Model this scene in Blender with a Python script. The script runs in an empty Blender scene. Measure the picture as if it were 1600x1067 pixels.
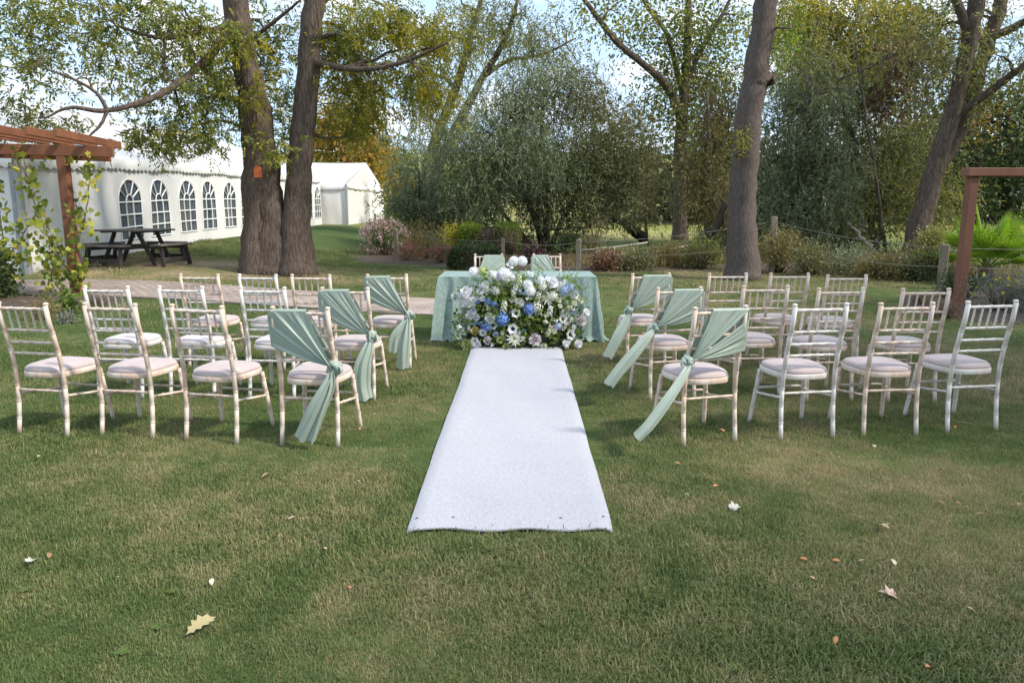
import bpy, math, random
import numpy as np
from mathutils import Vector, Matrix
R = math.radians
random.seed(4); RNG = np.random.default_rng(4)
scene = bpy.context.scene
COL = scene.collection

# ------------------------------------------------------------------ camera
CAM_H, FPX, PITCH = 1.53, 1150.0, R(10.25)      # eye height (m), focal length for a 1600 px wide frame
cd = bpy.data.cameras.new('camera'); cam = bpy.data.objects.new('camera', cd); COL.objects.link(cam)
cd.sensor_width = 36; cd.lens = FPX / 1600 * 36; cd.clip_start = .05; cd.clip_end = 3000
cam.location = (0, 0, CAM_H); cam.rotation_euler = (math.pi / 2 - PITCH, 0, 0)
scene.camera = cam

# ------------------------------------------------------------------ sky
SUN_EL, SUN_AZ = 46, 112          # azimuth clockwise from +Y (the view direction): the sun stands to the right
w = bpy.data.worlds.new('World'); scene.world = w; w.use_nodes = True
nt = w.node_tree; nt.nodes.clear()
def N(t, typ, **kw):
    n = t.nodes.new(typ)
    for k, v in kw.items():
        if k.startswith('i_'):
            key = k[2:]; key = int(key) if key.isdigit() else key.replace('_', ' ')
            n.inputs[key].default_value = v
        else: setattr(n, k, v)
    return n
sky = N(nt, 'ShaderNodeTexSky', sky_type='NISHITA', sun_disc=False, sun_elevation=R(SUN_EL), sun_rotation=R(SUN_AZ), air_density=1.0, dust_density=1.2, ozone_density=1.2)
tc = N(nt, 'ShaderNodeTexCoord'); sep = N(nt, 'ShaderNodeSeparateXYZ'); nt.links.new(tc.outputs['Generated'], sep.inputs[0])
zz = N(nt, 'ShaderNodeMath', operation='MAXIMUM', i_1=0.0); nt.links.new(sep.outputs[2], zz.inputs[0])
za = N(nt, 'ShaderNodeMath', operation='ADD', i_1=0.22); nt.links.new(zz.outputs[0], za.inputs[0])
dv = N(nt, 'ShaderNodeVectorMath', operation='DIVIDE'); nt.links.new(tc.outputs['Generated'], dv.inputs[0])
cb = N(nt, 'ShaderNodeCombineXYZ', i_2=1.0)
nt.links.new(za.outputs[0], cb.inputs[0]); nt.links.new(za.outputs[0], cb.inputs[1]); nt.links.new(cb.outputs[0], dv.inputs[1])
cn = N(nt, 'ShaderNodeTexNoise', i_Scale=1.7, i_Detail=8.0, i_Roughness=.58, i_Distortion=.25); nt.links.new(dv.outputs[0], cn.inputs['Vector'])
cr = N(nt, 'ShaderNodeValToRGB'); cr.color_ramp.elements[0].position = .48; cr.color_ramp.elements[1].position = .7
nt.links.new(cn.outputs[0], cr.inputs[0])
mx = N(nt, 'ShaderNodeMix', data_type='RGBA'); nt.links.new(cr.outputs[0], mx.inputs['Factor'])
pale = N(nt, 'ShaderNodeMix', data_type='RGBA'); pale.inputs['Factor'].default_value = .75
nt.links.new(sky.outputs[0], pale.inputs[6]); pale.inputs[7].default_value = (3.0, 4.0, 5.3, 1)
nt.links.new(pale.outputs[2], mx.inputs[6]); mx.inputs[7].default_value = (6.5, 6.25, 6.2, 1)
bg = N(nt, 'ShaderNodeBackground', i_Strength=.15); nt.links.new(mx.outputs[2], bg.inputs[0])
wo = N(nt, 'ShaderNodeOutputWorld'); nt.links.new(bg.outputs[0], wo.inputs[0])

# ------------------------------------------------------------------ sun
sd = bpy.data.lights.new('sun', 'SUN'); sd.energy = 2.7; sd.angle = R(5); sd.color = (1, .93, .82)
so = bpy.data.objects.new('sun', sd); COL.objects.link(so)
sdir = Vector((math.sin(R(SUN_AZ)) * math.cos(R(SUN_EL)), math.cos(R(SUN_AZ)) * math.cos(R(SUN_EL)), math.sin(R(SUN_EL))))
so.rotation_euler = sdir.to_track_quat('Z', 'Y').to_euler(); so.location = (20, 0, 30)
scene.view_settings.view_transform = 'Standard'; scene.view_settings.look = 'None'; scene.view_settings.exposure = .86; scene.view_settings.gamma = 1

# ------------------------------------------------------------------ helpers
def sstep(a, b, x):
    t = np.clip((np.asarray(x, float) - a) / (b - a), 0, 1); return t * t * (3 - 2 * t)
def gz(x, y):
    """height of the ground"""
    x = np.asarray(x, float); y = np.asarray(y, float)
    h = np.interp(y, [11, 15.7, 19, 26, 39, 60], [0, .26, .35, .54, .68, .8]) * (1 - sstep(-9, -3, x))
    t = np.clip((y - 50) / 160, 0, 2.2)
    h = h + 11.0 * t ** 1.25
    h = h + .035 * np.sin(x * .5 + 1) * np.sin(y * .37) * sstep(9, 16, y)
    return h
def ray(px, py):
    u = (px - 800) / FPX; v = (py - 533.5) / FPX
    return Vector((u, math.cos(PITCH) - v * math.sin(PITCH), -(math.sin(PITCH) + v * math.cos(PITCH))))
def at(px, py, Y):
    """the point a distance Y down the garden that was measured at (px, py) in the photograph"""
    d = ray(px, py); k = Y / d.y; return Vector((d.x * k, Y, CAM_H + d.z * k))
def gp(px, py):
    """the ground point measured at (px, py)"""
    d = ray(px, py); t = 1.0
    for i in range(4000):
        p = d * t; z = CAM_H + p.z
        if z <= float(gz(p.x, p.y)): break
        t += .01 + t * .002
    return Vector((p.x, p.y, float(gz(p.x, p.y))))
def onground(x, y, dz=0): return Vector((x, y, float(gz(x, y)) + dz))

def tag(o, label=None, cat=None, group=None, kind=None):
    if label: o['label'] = label
    if cat: o['category'] = cat
    if group: o['group'] = group
    if kind: o['kind'] = kind
    return o
def empty(name, loc=(0, 0, 0), rz=0, label=None, cat=None, group=None):
    o = bpy.data.objects.new(name, None); COL.objects.link(o); o.location = loc; o.rotation_euler = (0, 0, rz)
    o.empty_display_size = .1
    return tag(o, label, cat, group)
def obj(name, me, mat=None, parent=None, loc=None, rot=None, smooth=None):
    if isinstance(me, MB): me = me.mesh(name, smooth if smooth is not None else False)
    o = bpy.data.objects.new(name, me); COL.objects.link(o)
    if mat is not None and not me.materials: me.materials.append(mat)
    if parent is not None: o.parent = parent
    if loc is not None: o.location = loc
    if rot is not None: o.rotation_euler = rot
    return o
def copy_tree(o, parent=None):
    c = o.copy(); COL.objects.link(c); c.parent = parent
    for ch in o.children: copy_tree(ch, c)
    return c
def npmesh(name, V, F, smooth=False, tint=None):
    """V (n,3), F (m,k) with constant k"""
    me = bpy.data.meshes.new(name); V = np.asarray(V, np.float32); F = np.asarray(F, np.int32)
    me.vertices.add(len(V)); me.vertices.foreach_set('co', V.ravel())
    m, k = F.shape
    me.loops.add(m * k); me.loops.foreach_set('vertex_index', F.ravel())
    me.polygons.add(m); me.polygons.foreach_set('loop_start', np.arange(0, m * k, k, dtype=np.int32))
    if smooth: me.polygons.foreach_set('use_smooth', np.ones(m, bool))
    if tint is not None:
        a = me.attributes.new('tint', 'FLOAT', 'FACE'); a.data.foreach_set('value', np.asarray(tint, np.float32))
    me.update(); me.validate(); return me

class MB:
    """collects shapes into one mesh"""
    def __init__(s): s.v = []; s.f = []; s.sm = []
    def add(s, V, F, smooth=False):
        b = len(s.v); s.v += [tuple(p) for p in V]; s.f += [tuple(i + b for i in q) for q in F]; s.sm += [smooth] * len(F); return s
    def box(s, c, d, M=None, bev=0.0):
        hx, hy, hz = d[0] / 2, d[1] / 2, d[2] / 2
        if bev <= 0:
            V = [(x, y, z) for x in (-hx, hx) for y in (-hy, hy) for z in (-hz, hz)]
            F = [(0, 1, 3, 2), (4, 6, 7, 5), (0, 4, 5, 1), (2, 3, 7, 6), (0, 2, 6, 4), (1, 5, 7, 3)]
        else:
            b = min(bev, hx * .45, hy * .45, hz * .45)
            V = []; 
            for sx in (-1, 1):
                for sy in (-1, 1):
                    for sz in (-1, 1):
                        V += [(sx * hx, sy * (hy - b), sz * (hz - b)), (sx * (hx - b), sy * hy, sz * (hz - b)), (sx * (hx - b), sy * (hy - b), sz * hz)]
            I = lambda sx, sy, sz, k: ((sx > 0) * 4 + (sy > 0) * 2 + (sz > 0)) * 3 + k
            F = []
            for sg in (-1, 1):
                F.append([I(sg, a, b2, 0) for a, b2 in ((-1, -1), (1, -1), (1, 1), (-1, 1))])
                F.append([I(a, sg, b2, 1) for a, b2 in ((-1, -1), (1, -1), (1, 1), (-1, 1))])
                F.append([I(a, b2, sg, 2) for a, b2 in ((-1, -1), (1, -1), (1, 1), (-1, 1))])
                for s2 in (-1, 1):
                    F.append([I(sg, s2, -1, 0), I(sg, s2, 1, 0), I(sg, s2, 1, 1), I(sg, s2, -1, 1)])
                    F.append([I(sg, -1, s2, 0), I(sg, 1, s2, 0), I(sg, 1, s2, 2), I(sg, -1, s2, 2)])
                    F.append([I(-1, sg, s2, 1), I(1, sg, s2, 1), I(1, sg, s2, 2), I(-1, sg, s2, 2)])
                    for s3 in (-1, 1): F.append([I(sg, s2, s3, k) for k in range(3)])
        V = [Vector(p) for p in V]
        if M is not None: V = [M @ p for p in V]
        c = Vector(c); return s.add([p + c for p in V], F)
    def bar(s, a, b, wd, th, up=(0, 0, 1), bev=0.0):
        """box running from a to b, wd across, th along 'up'"""
        a = Vector(a); b = Vector(b); d = (b - a); L = d.length; d.normalize(); u = Vector(up)
        sd_ = d.cross(u)
        if sd_.length < 1e-4: sd_ = d.cross(Vector((1, 0, 0)))
        sd_.normalize(); u = sd_.cross(d)
        M = Matrix((d, sd_, u)).transposed()
        return s.box((a + b) / 2, (L, wd, th), M, bev)
    def tube(s, pts, rad, sides=8, cap=True, smooth=True, jit=None):
        P = np.array([tuple(p) for p in pts], float); n = len(P)
        rad = np.full(n, rad, float) if np.isscalar(rad) else np.asarray(rad, float)
        T = np.gradient(P, axis=0); T /= np.linalg.norm(T, axis=1)[:, None] + 1e-9
        u = np.cross(T[0], (0, 0, 1.0)); 
        if np.linalg.norm(u) < 1e-3: u = np.cross(T[0], (0, 1.0, 0))
        u /= np.linalg.norm(u); V = []
        an = np.arange(sides) * 2 * math.pi / sides
        for i in range(n):
            u = u - T[i] * (u @ T[i]); u /= np.linalg.norm(u) + 1e-9; v = np.cross(T[i], u)
            r = rad[i] if jit is None else rad[i] * jit[i][:, None]
            V.append(P[i] + (np.cos(an)[:, None] * u + np.sin(an)[:, None] * v) * r)
        V = np.concatenate(V); F = []
        for i in range(n - 1):
            for j in range(sides):
                k = (j + 1) % sides; F.append((i * sides + j, i * sides + k, (i + 1) * sides + k, (i + 1) * sides + j))
        if cap: F += [tuple(range(sides))[::-1], tuple((n - 1) * sides + j for j in range(sides))]
        return s.add(V, F, smooth)
    def lathe(s, prof, sides=16, c=(0, 0, 0), M=None):
        V = []; F = []; n = len(prof)
        for r, z in prof:
            for j in range(sides):
                a = j * 2 * math.pi / sides; p = Vector((r * math.cos(a), r * math.sin(a), z)); V.append((M @ p if M is not None else p) + Vector(c))
        for i in range(n - 1):
            for j in range(sides):
                k = (j + 1) % sides; F.append((i * sides + j, i * sides + k, (i + 1) * sides + k, (i + 1) * sides + j))
        return s.add(V, F, True)
    def grid(s, G, smooth=True):
        """G[i][j] points"""
        n, m = len(G), len(G[0]); V = [p for r in G for p in r]
        return s.add(V, [(i * m + j, i * m + j + 1, (i + 1) * m + j + 1, (i + 1) * m + j) for i in range(n - 1) for j in range(m - 1)], smooth)
    def mesh(s, name, smooth=False):
        me = bpy.data.meshes.new(name); me.from_pydata([tuple(map(float, p)) for p in s.v], [], s.f)
        me.polygons.foreach_set('use_smooth', [True] * len(s.f) if smooth else s.sm); me.update(); return me

# ------------------------------------------------------------------ materials
def ramp(t, stops):
    n = N(t, 'ShaderNodeValToRGB'); e = n.color_ramp.elements
    while len(e) < len(stops): e.new(.5)
    for i, (p, c) in enumerate(stops): e[i].position = p; e[i].color = (*c, 1)
    return n
def newmat(name):
    m = bpy.data.materials.new(name); m.use_nodes = True; t = m.node_tree; t.nodes.clear()
    out = N(t, 'ShaderNodeOutputMaterial'); b = N(t, 'ShaderNodeBsdfPrincipled'); t.links.new(b.outputs[0], out.inputs[0])
    return m, t, b, out
def surf(name, stops, scale=5., rough=.6, stretch=(1, 1, 1), bump=0., bscale=None, detail=6., coord='Object', spec=.4, sheen=0., dist=0., bdist=.01):
    m, t, b, out = newmat(name)
    tc = N(t, 'ShaderNodeTexCoord'); mp = N(t, 'ShaderNodeMapping'); mp.inputs['Scale'].default_value = stretch
    if coord == 'World':
        g = N(t, 'ShaderNodeNewGeometry'); t.links.new(g.outputs['Position'], mp.inputs[0])
    else: t.links.new(tc.outputs[coord], mp.inputs[0])
    no = N(t, 'ShaderNodeTexNoise', i_Scale=scale, i_Detail=detail, i_Roughness=.6, i_Distortion=dist); t.links.new(mp.outputs[0], no.inputs['Vector'])
    rp = ramp(t, stops); t.links.new(no.outputs[0], rp.inputs[0]); t.links.new(rp.outputs[0], b.inputs['Base Color'])
    b.inputs['Roughness'].default_value = rough; b.inputs['Specular IOR Level'].default_value = spec
    if sheen: b.inputs['Sheen Weight'].default_value = sheen; b.inputs['Sheen Roughness'].default_value = .4
    if bump:
        n2 = N(t, 'ShaderNodeTexNoise', i_Scale=bscale or scale * 3, i_Detail=5.0); t.links.new(mp.outputs[0], n2.inputs['Vector'])
        bp = N(t, 'ShaderNodeBump', i_Strength=bump, i_Distance=bdist); t.links.new(n2.outputs[0], bp.inputs['Height']); t.links.new(bp.outputs[0], b.inputs['Normal'])
    return m
def leafmat(name, stops, trans=.35, rough=.5, spec=.3):
    m, t, b, out = newmat(name)
    a = N(t, 'ShaderNodeAttribute', attribute_name='tint'); rp = ramp(t, stops); t.links.new(a.outputs['Fac'], rp.inputs[0])
    t.links.new(rp.outputs[0], b.inputs['Base Color']); b.inputs['Roughness'].default_value = rough; b.inputs['Specular IOR Level'].default_value = spec
    tr = N(t, 'ShaderNodeBsdfTranslucent'); hs = N(t, 'ShaderNodeHueSaturation', i_Value=1.3, i_Saturation=1.1); t.links.new(rp.outputs[0], hs.inputs['Color']); t.links.new(hs.outputs[0], tr.inputs[0])
    mix = N(t, 'ShaderNodeMixShader', i_0=trans); t.links.new(b.outputs[0], mix.inputs[1]); t.links.new(tr.outputs[0], mix.inputs[2]); t.links.new(mix.outputs[0], out.inputs[0])
    return m
def cloth(name, c, c2, trans=.25, rough=.45, scale=3, sheen=.2):
    m = surf(name, [(.3, c), (.7, c2)], scale=scale, rough=rough, bump=.15, bscale=60, sheen=sheen, bdist=.004)
    t = m.node_tree; b = [n for n in t.nodes if n.type == 'BSDF_PRINCIPLED'][0]; out = [n for n in t.nodes if n.type == 'OUTPUT_MATERIAL'][0]
    tr = N(t, 'ShaderNodeBsdfTranslucent'); t.links.new(b.inputs['Base Color'].links[0].from_socket, tr.inputs[0])
    mix = N(t, 'ShaderNodeMixShader', i_0=trans); t.links.new(b.outputs[0], mix.inputs[1]); t.links.new(tr.outputs[0], mix.inputs[2]); t.links.new(mix.outputs[0], out.inputs[0])
    return m
M = {}
M['lime'] = surf('limewashed_wood', [(.32, (.57, .39, .28)), (.45, (.64, .485, .38)), (.56, (.68, .565, .475)), (.7, (.70, .635, .575))], scale=16, stretch=(1, 1, .25), rough=.55, bump=.25, bscale=60, dist=.6, bdist=.003)
M['white_wood'] = surf('white_painted_wood', [(.32, (.58, .48, .40)), (.44, (.67, .61, .56)), (.7, (.71, .675, .64))], scale=14, stretch=(1, 1, .25), rough=.5, bump=.2, bscale=60, dist=.5, bdist=.003)
M['seat'] = surf('pale_pink_suede', [(.35, (.46, .37, .355)), (.65, (.53, .44, .42))], scale=6, rough=.9, bump=.15, bscale=250, sheen=.3, spec=.1, bdist=.002)
M['seat_white'] = surf('pale_lilac_white_suede', [(.35, (.53, .465, .455)), (.65, (.60, .535, .525))], scale=6, rough=.9, bump=.15, bscale=250, sheen=.3, spec=.1, bdist=.002)
M['sash'] = cloth('sage_satin', (.36, .435, .365), (.435, .505, .43), trans=.2, rough=.42)
M['runner'] = surf('white_carpet', [(.3, (.385, .38, .41)), (.7, (.475, .468, .50))], scale=70, detail=8., stretch=(1, .6, 1), rough=.95, bump=.7, bscale=120, spec=.1, bdist=.006)
M['eyelet'] = surf('dark_eyelet', [(.4, (.08, .08, .08)), (.6, (.14, .13, .12))], rough=.4)
M['paver'] = surf('paver', [(.3, (.27, .205, .17)), (.5, (.36, .285, .245)), (.75, (.44, .365, .32))], scale=1.3, rough=.9, bump=.3, bscale=60, coord='World')
M['joint'] = surf('path_sand', [(.3, (.12, .10, .08)), (.7, (.2, .17, .14))], scale=12, rough=1)
M['pvc'] = surf('white_pvc', [(.3, (.74, .72, .69)), (.7, (.82, .80, .77))], scale=.9, rough=.45, bump=.5, bscale=1.6, spec=.4, stretch=(1, 1, .5), bdist=.05)
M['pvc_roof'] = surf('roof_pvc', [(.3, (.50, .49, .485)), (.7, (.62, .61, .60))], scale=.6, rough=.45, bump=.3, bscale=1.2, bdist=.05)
M['alu'] = surf('grey_aluminium', [(.4, (.30, .31, .32)), (.6, (.38, .38, .39))], rough=.4)
M['window'] = surf('tinted_window_film', [(.3, (.045, .06, .085)), (.7, (.10, .125, .16))], scale=1.5, rough=.12, bump=.3, bscale=2, spec=.6, bdist=.03)
M['muntin'] = surf('white_glazing_bar', [(.4, (.78, .77, .75)), (.6, (.82, .81, .8))], rough=.5)
M['picnic'] = surf('dark_stained_timber', [(.3, (.022, .019, .017)), (.6, (.05, .043, .038)), (.8, (.10, .088, .075))], scale=5, stretch=(1, 1, 1), rough=.75, bump=.3, bscale=40)
M['picnic_top'] = surf('weathered_table_timber', [(.3, (.10, .087, .075)), (.7, (.19, .165, .14))], scale=7, rough=.8, bump=.3, bscale=40)
M['pergola'] = surf('red_brown_stained_timber', [(.3, (.15, .058, .03)), (.55, (.23, .09, .045)), (.8, (.30, .135, .07))], scale=3, stretch=(1, 1, .3), rough=.7, bump=.25, bscale=40)
M['pergola2'] = surf('dull_red_brown_timber', [(.3, (.18, .075, .045)), (.7, (.26, .12, .075))], scale=3, stretch=(1, 1, .3), rough=.75, bump=.25, bscale=40)
M['bark'] = surf('grey_brown_bark', [(.33, (.065, .046, .035)), (.5, (.115, .086, .068)), (.67, (.17, .133, .11))], scale=11, stretch=(2.4, 2.4, .45), rough=.95, bump=1, bscale=9, spec=.1, coord='World', dist=.5, bdist=.035)
M['bark_grey'] = surf('smooth_grey_bark', [(.3, (.085, .066, .057)), (.5, (.12, .095, .083)), (.7, (.16, .13, .115))], scale=16, stretch=(2, 2, .6), rough=.95, bump=.8, bscale=12, spec=.1, coord='World', bdist=.02)
M['bark_dark'] = surf('dark_bark', [(.3, (.03, .025, .02)), (.7, (.075, .06, .05))], scale=5, stretch=(2, 2, .5), rough=1, bump=.8, spec=.05, coord='World', bdist=.02)
M['bark_pale'] = surf('pale_bare_wood', [(.3, (.28, .24, .2)), (.7, (.42, .38, .33))], scale=6, rough=.9)
M['post'] = surf('weathered_post', [(.3, (.15, .125, .09)), (.7, (.29, .25, .19))], scale=6, stretch=(1, 1, .3), rough=.9, bump=.3, bscale=40)
M['wire'] = surf('rope', [(.3, (.17, .155, .13)), (.7, (.25, .23, .19))], scale=30, rough=.8)
M['soil'] = surf('soil', [(.3, (.045, .032, .024)), (.7, (.11, .08, .06))], scale=14, rough=1, bump=1, bscale=40, coord='World')
M['orange'] = surf('orange_plastic', [(.4, (.55, .12, .03)), (.6, (.62, .16, .05))], rough=.5)
G3 = lambda *c: [(i / (len(c) - 1) * .8 + .1, tuple(x)) for i, x in enumerate(c)]
GF = lambda *c: G3(*[tuple(min(.6, v * 1.35) for v in x) for x in c])
M['ash'] = leafmat('ash_leaf', GF((.042, .062, .018), (.10, .125, .03), (.20, .205, .042), (.33, .28, .05)), trans=.42)
M['ash_yellow'] = leafmat('yellowing_ash_leaf', GF((.12, .13, .025), (.24, .22, .03), (.36, .28, .035)), trans=.45)
M['willow'] = leafmat('grey_willow_leaf', GF((.055, .072, .034), (.125, .148, .076), (.22, .235, .135)), trans=.3)
M['willow_green'] = leafmat('green_willow_leaf', GF((.05, .065, .025), (.11, .125, .045), (.19, .19, .065), (.32, .27, .05)), trans=.38)
M['olive'] = leafmat('olive_leaf', GF((.04, .05, .021), (.09, .10, .042), (.165, .155, .064)), trans=.28)
M['oliveb'] = leafmat('olive_brown_leaf', GF((.055, .055, .022), (.12, .105, .04), (.2, .16, .06)), trans=.35)
M['dead'] = leafmat('dead_brown_leaf', GF((.06, .035, .022), (.13, .075, .045), (.2, .12, .07)), trans=.25)
M['orange_leaf'] = leafmat('orange_autumn_leaf', G3((.14, .14, .03), (.26, .20, .035), (.36, .22, .04), (.38, .17, .04)), trans=.4)
M['yellow_leaf'] = leafmat('yellow_leaf', GF((.20, .20, .03), (.38, .33, .04), (.5, .42, .06)), trans=.4)
M['green_leaf'] = leafmat('mid_green_leaf', GF((.03, .055, .014), (.075, .115, .025), (.13, .17, .04)), trans=.35)
M['dark_leaf'] = leafmat('dark_evergreen_leaf', GF((.014, .024, .009), (.032, .05, .016), (.06, .08, .026)), trans=.22)
M['bright_leaf'] = leafmat('bright_leaf', GF((.06, .11, .015), (.14, .21, .03), (.25, .30, .05)), trans=.4)
M['vine_leaf'] = leafmat('vine_leaf', GF((.08, .12, .02), (.19, .22, .035), (.33, .32, .05), (.45, .36, .07)), trans=.42)
M['silver_leaf'] = leafmat('silver_leaf', GF((.09, .10, .075), (.17, .18, .14), (.26, .27, .22)), trans=.25)
M['straw'] = leafmat('dry_stem', GF((.10, .075, .035), (.2, .155, .075), (.32, .25, .13)), trans=.3)
M['pinkbush'] = leafmat('pink_flower', G3((.36, .19, .19), (.50, .33, .32), (.6, .46, .44)), trans=.3)
M['redbush'] = leafmat('red_flower', GF((.12, .03, .03), (.27, .06, .06), (.36, .13, .12)), trans=.3)
M['purple_leaf'] = leafmat('purple_leaf', GF((.025, .01, .014), (.06, .022, .03), (.1, .04, .05)), trans=.2)
M['palm'] = leafmat('palm_leaf', GF((.05, .10, .015), (.12, .20, .025), (.22, .31, .04)), trans=.35, rough=.4)
M['hillwood'] = leafmat('far_wood_leaf', GF((.02, .032, .015), (.045, .06, .028), (.08, .095, .045)), trans=.25)
def mk_grass(name, c):
    m, t, b, out = newmat(name)
    g = N(t, 'ShaderNodeNewGeometry')
    n1 = N(t, 'ShaderNodeTexNoise', i_Scale=.75, i_Detail=4.0, i_Roughness=.6, i_Distortion=.6); t.links.new(g.outputs['Position'], n1.inputs['Vector'])
    n2 = N(t, 'ShaderNodeTexNoise', i_Scale=5.0, i_Detail=3.0); t.links.new(g.outputs['Position'], n2.inputs['Vector'])
    sx = N(t, 'ShaderNodeSeparateXYZ'); t.links.new(g.outputs['Position'], sx.inputs[0])
    # the lawn is lusher on the marquee side, drier towards the fence and under the big ash
    mr = N(t, 'ShaderNodeMapRange', i_1=-4.0, i_2=4.0, i_3=-.08, i_4=.12); t.links.new(sx.outputs[0], mr.inputs[0])
    ad = N(t, 'ShaderNodeMath', operation='ADD'); t.links.new(n1.outputs[0], ad.inputs[0]); t.links.new(mr.outputs[0], ad.inputs[1])
    m2 = N(t, 'ShaderNodeMath', operation='MULTIPLY_ADD', i_1=.55, i_2=-.265); t.links.new(n2.outputs[0], m2.inputs[0])
    a2 = N(t, 'ShaderNodeMath', operation='ADD'); t.links.new(ad.outputs[0], a2.inputs[0]); t.links.new(m2.outputs[0], a2.inputs[1])
    at_ = N(t, 'ShaderNodeAttribute', attribute_name='tint'); m3 = N(t, 'ShaderNodeMath', operation='MULTIPLY_ADD', i_1=.34, i_2=-.17); t.links.new(at_.outputs['Fac'], m3.inputs[0])
    a3 = N(t, 'ShaderNodeMath', operation='ADD'); t.links.new(a2.outputs[0], a3.inputs[0]); t.links.new(m3.outputs[0], a3.inputs[1])
    # worn ground round the ash roots and beside the path
    vs = N(t, 'ShaderNodeVectorMath', operation='SUBTRACT'); vs.inputs[1].default_value = (-7.2, 16.3, .2); t.links.new(g.outputs['Position'], vs.inputs[0])
    vm = N(t, 'ShaderNodeVectorMath', operation='MULTIPLY'); vm.inputs[1].default_value = (.2, .36, 0); t.links.new(vs.outputs[0], vm.inputs[0])
    vl = N(t, 'ShaderNodeVectorMath', operation='LENGTH'); t.links.new(vm.outputs[0], vl.inputs[0])
    wr = N(t, 'ShaderNodeMapRange', i_1=.55, i_2=1.15, i_3=.42, i_4=0.0); t.links.new(vl.outputs['Value'], wr.inputs[0])
    a4 = N(t, 'ShaderNodeMath', operation='ADD'); t.links.new(a3.outputs[0], a4.inputs[0]); t.links.new(wr.outputs[0], a4.inputs[1])
    rp = ramp(t, c); t.links.new(a4.outputs[0], rp.inputs[0])
    return m, t, b, out, g, sx, rp
m, t, b, out, g, sx, rp = mk_grass('grass_blade', [(.26, (.105, .158, .047)), (.42, (.17, .21, .07)), (.555, (.25, .26, .105)), (.68, (.345, .30, .15)), (.87, (.48, .39, .23))])
t.links.new(rp.outputs[0], b.inputs['Base Color']); b.inputs['Roughness'].default_value = .55; b.inputs['Specular IOR Level'].default_value = .25
tr = N(t, 'ShaderNodeBsdfTranslucent'); t.links.new(rp.outputs[0], tr.inputs[0]); mix = N(t, 'ShaderNodeMixShader', i_0=.3)
t.links.new(b.outputs[0], mix.inputs[1]); t.links.new(tr.outputs[0], mix.inputs[2]); t.links.new(mix.outputs[0], out.inputs[0]); M['grass'] = m
m, t, b, out, g, sx, rp = mk_grass('lawn_ground', [(.28, (.06, .095, .028)), (.45, (.10, .13, .042)), (.6, (.155, .155, .065)), (.72, (.24, .195, .11)), (.9, (.34, .26, .165))])
fn = N(t, 'ShaderNodeTexNoise', i_Scale=.035, i_Detail=3.0); t.links.new(g.outputs['Position'], fn.inputs['Vector'])
fr = ramp(t, [(.35, (.17, .20, .05)), (.5, (.28, .27, .09)), (.65, (.36, .31, .14))]); t.links.new(fn.outputs[0], fr.inputs[0])
fm = N(t, 'ShaderNodeMapRange', i_1=34.0, i_2=46.0); t.links.new(sx.outputs[1], fm.inputs[0])
mxc = N(t, 'ShaderNodeMix', data_type='RGBA'); t.links.new(fm.outputs[0], mxc.inputs['Factor']); t.links.new(rp.outputs[0], mxc.inputs[6]); t.links.new(fr.outputs[0], mxc.inputs[7])
t.links.new(mxc.outputs[2], b.inputs['Base Color']); b.inputs['Roughness'].default_value = 1; b.inputs['Specular IOR Level'].default_value = .1
bn = N(t, 'ShaderNodeTexNoise', i_Scale=45.0, i_Detail=4.0); t.links.new(g.outputs['Position'], bn.inputs['Vector'])
bp = N(t, 'ShaderNodeBump', i_Strength=.8, i_Distance=.03); t.links.new(bn.outputs[0], bp.inputs['Height']); t.links.new(bp.outputs[0], b.inputs['Normal']); M['lawn'] = m

# ------------------------------------------------------------------ leaves
def unit(v): return v / (np.linalg.norm(v, axis=-1, keepdims=True) + 1e-9)
def rdir(n, zb=0., r=RNG):
    v = r.normal(size=(n, 3)); v[:, 2] += zb; return unit(v)
def leaves(name, mat, parent, P, D, L, W, tint, kind=None):
    n = len(P); D = unit(D); S = unit(np.cross(D, RNG.normal(size=(n, 3))) ); L = np.broadcast_to(L, n)[:, None]; W = np.broadcast_to(W, n)[:, None]
    Nn = np.cross(D, S)
    V = np.empty((n, 4, 3)); V[:, 0] = P; mid = P + D * L * .45 + Nn * W * .18
    V[:, 1] = mid + S * W / 2; V[:, 3] = mid - S * W / 2; V[:, 2] = P + D * L
    if parent is not None: V -= np.array(parent.location)
    o = obj(name, npmesh(name, V.reshape(-1, 3), np.arange(4 * n).reshape(n, 4), tint=np.clip(tint, 0, 1)), mat, parent)
    if kind: o['kind'] = kind
    return o
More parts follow.
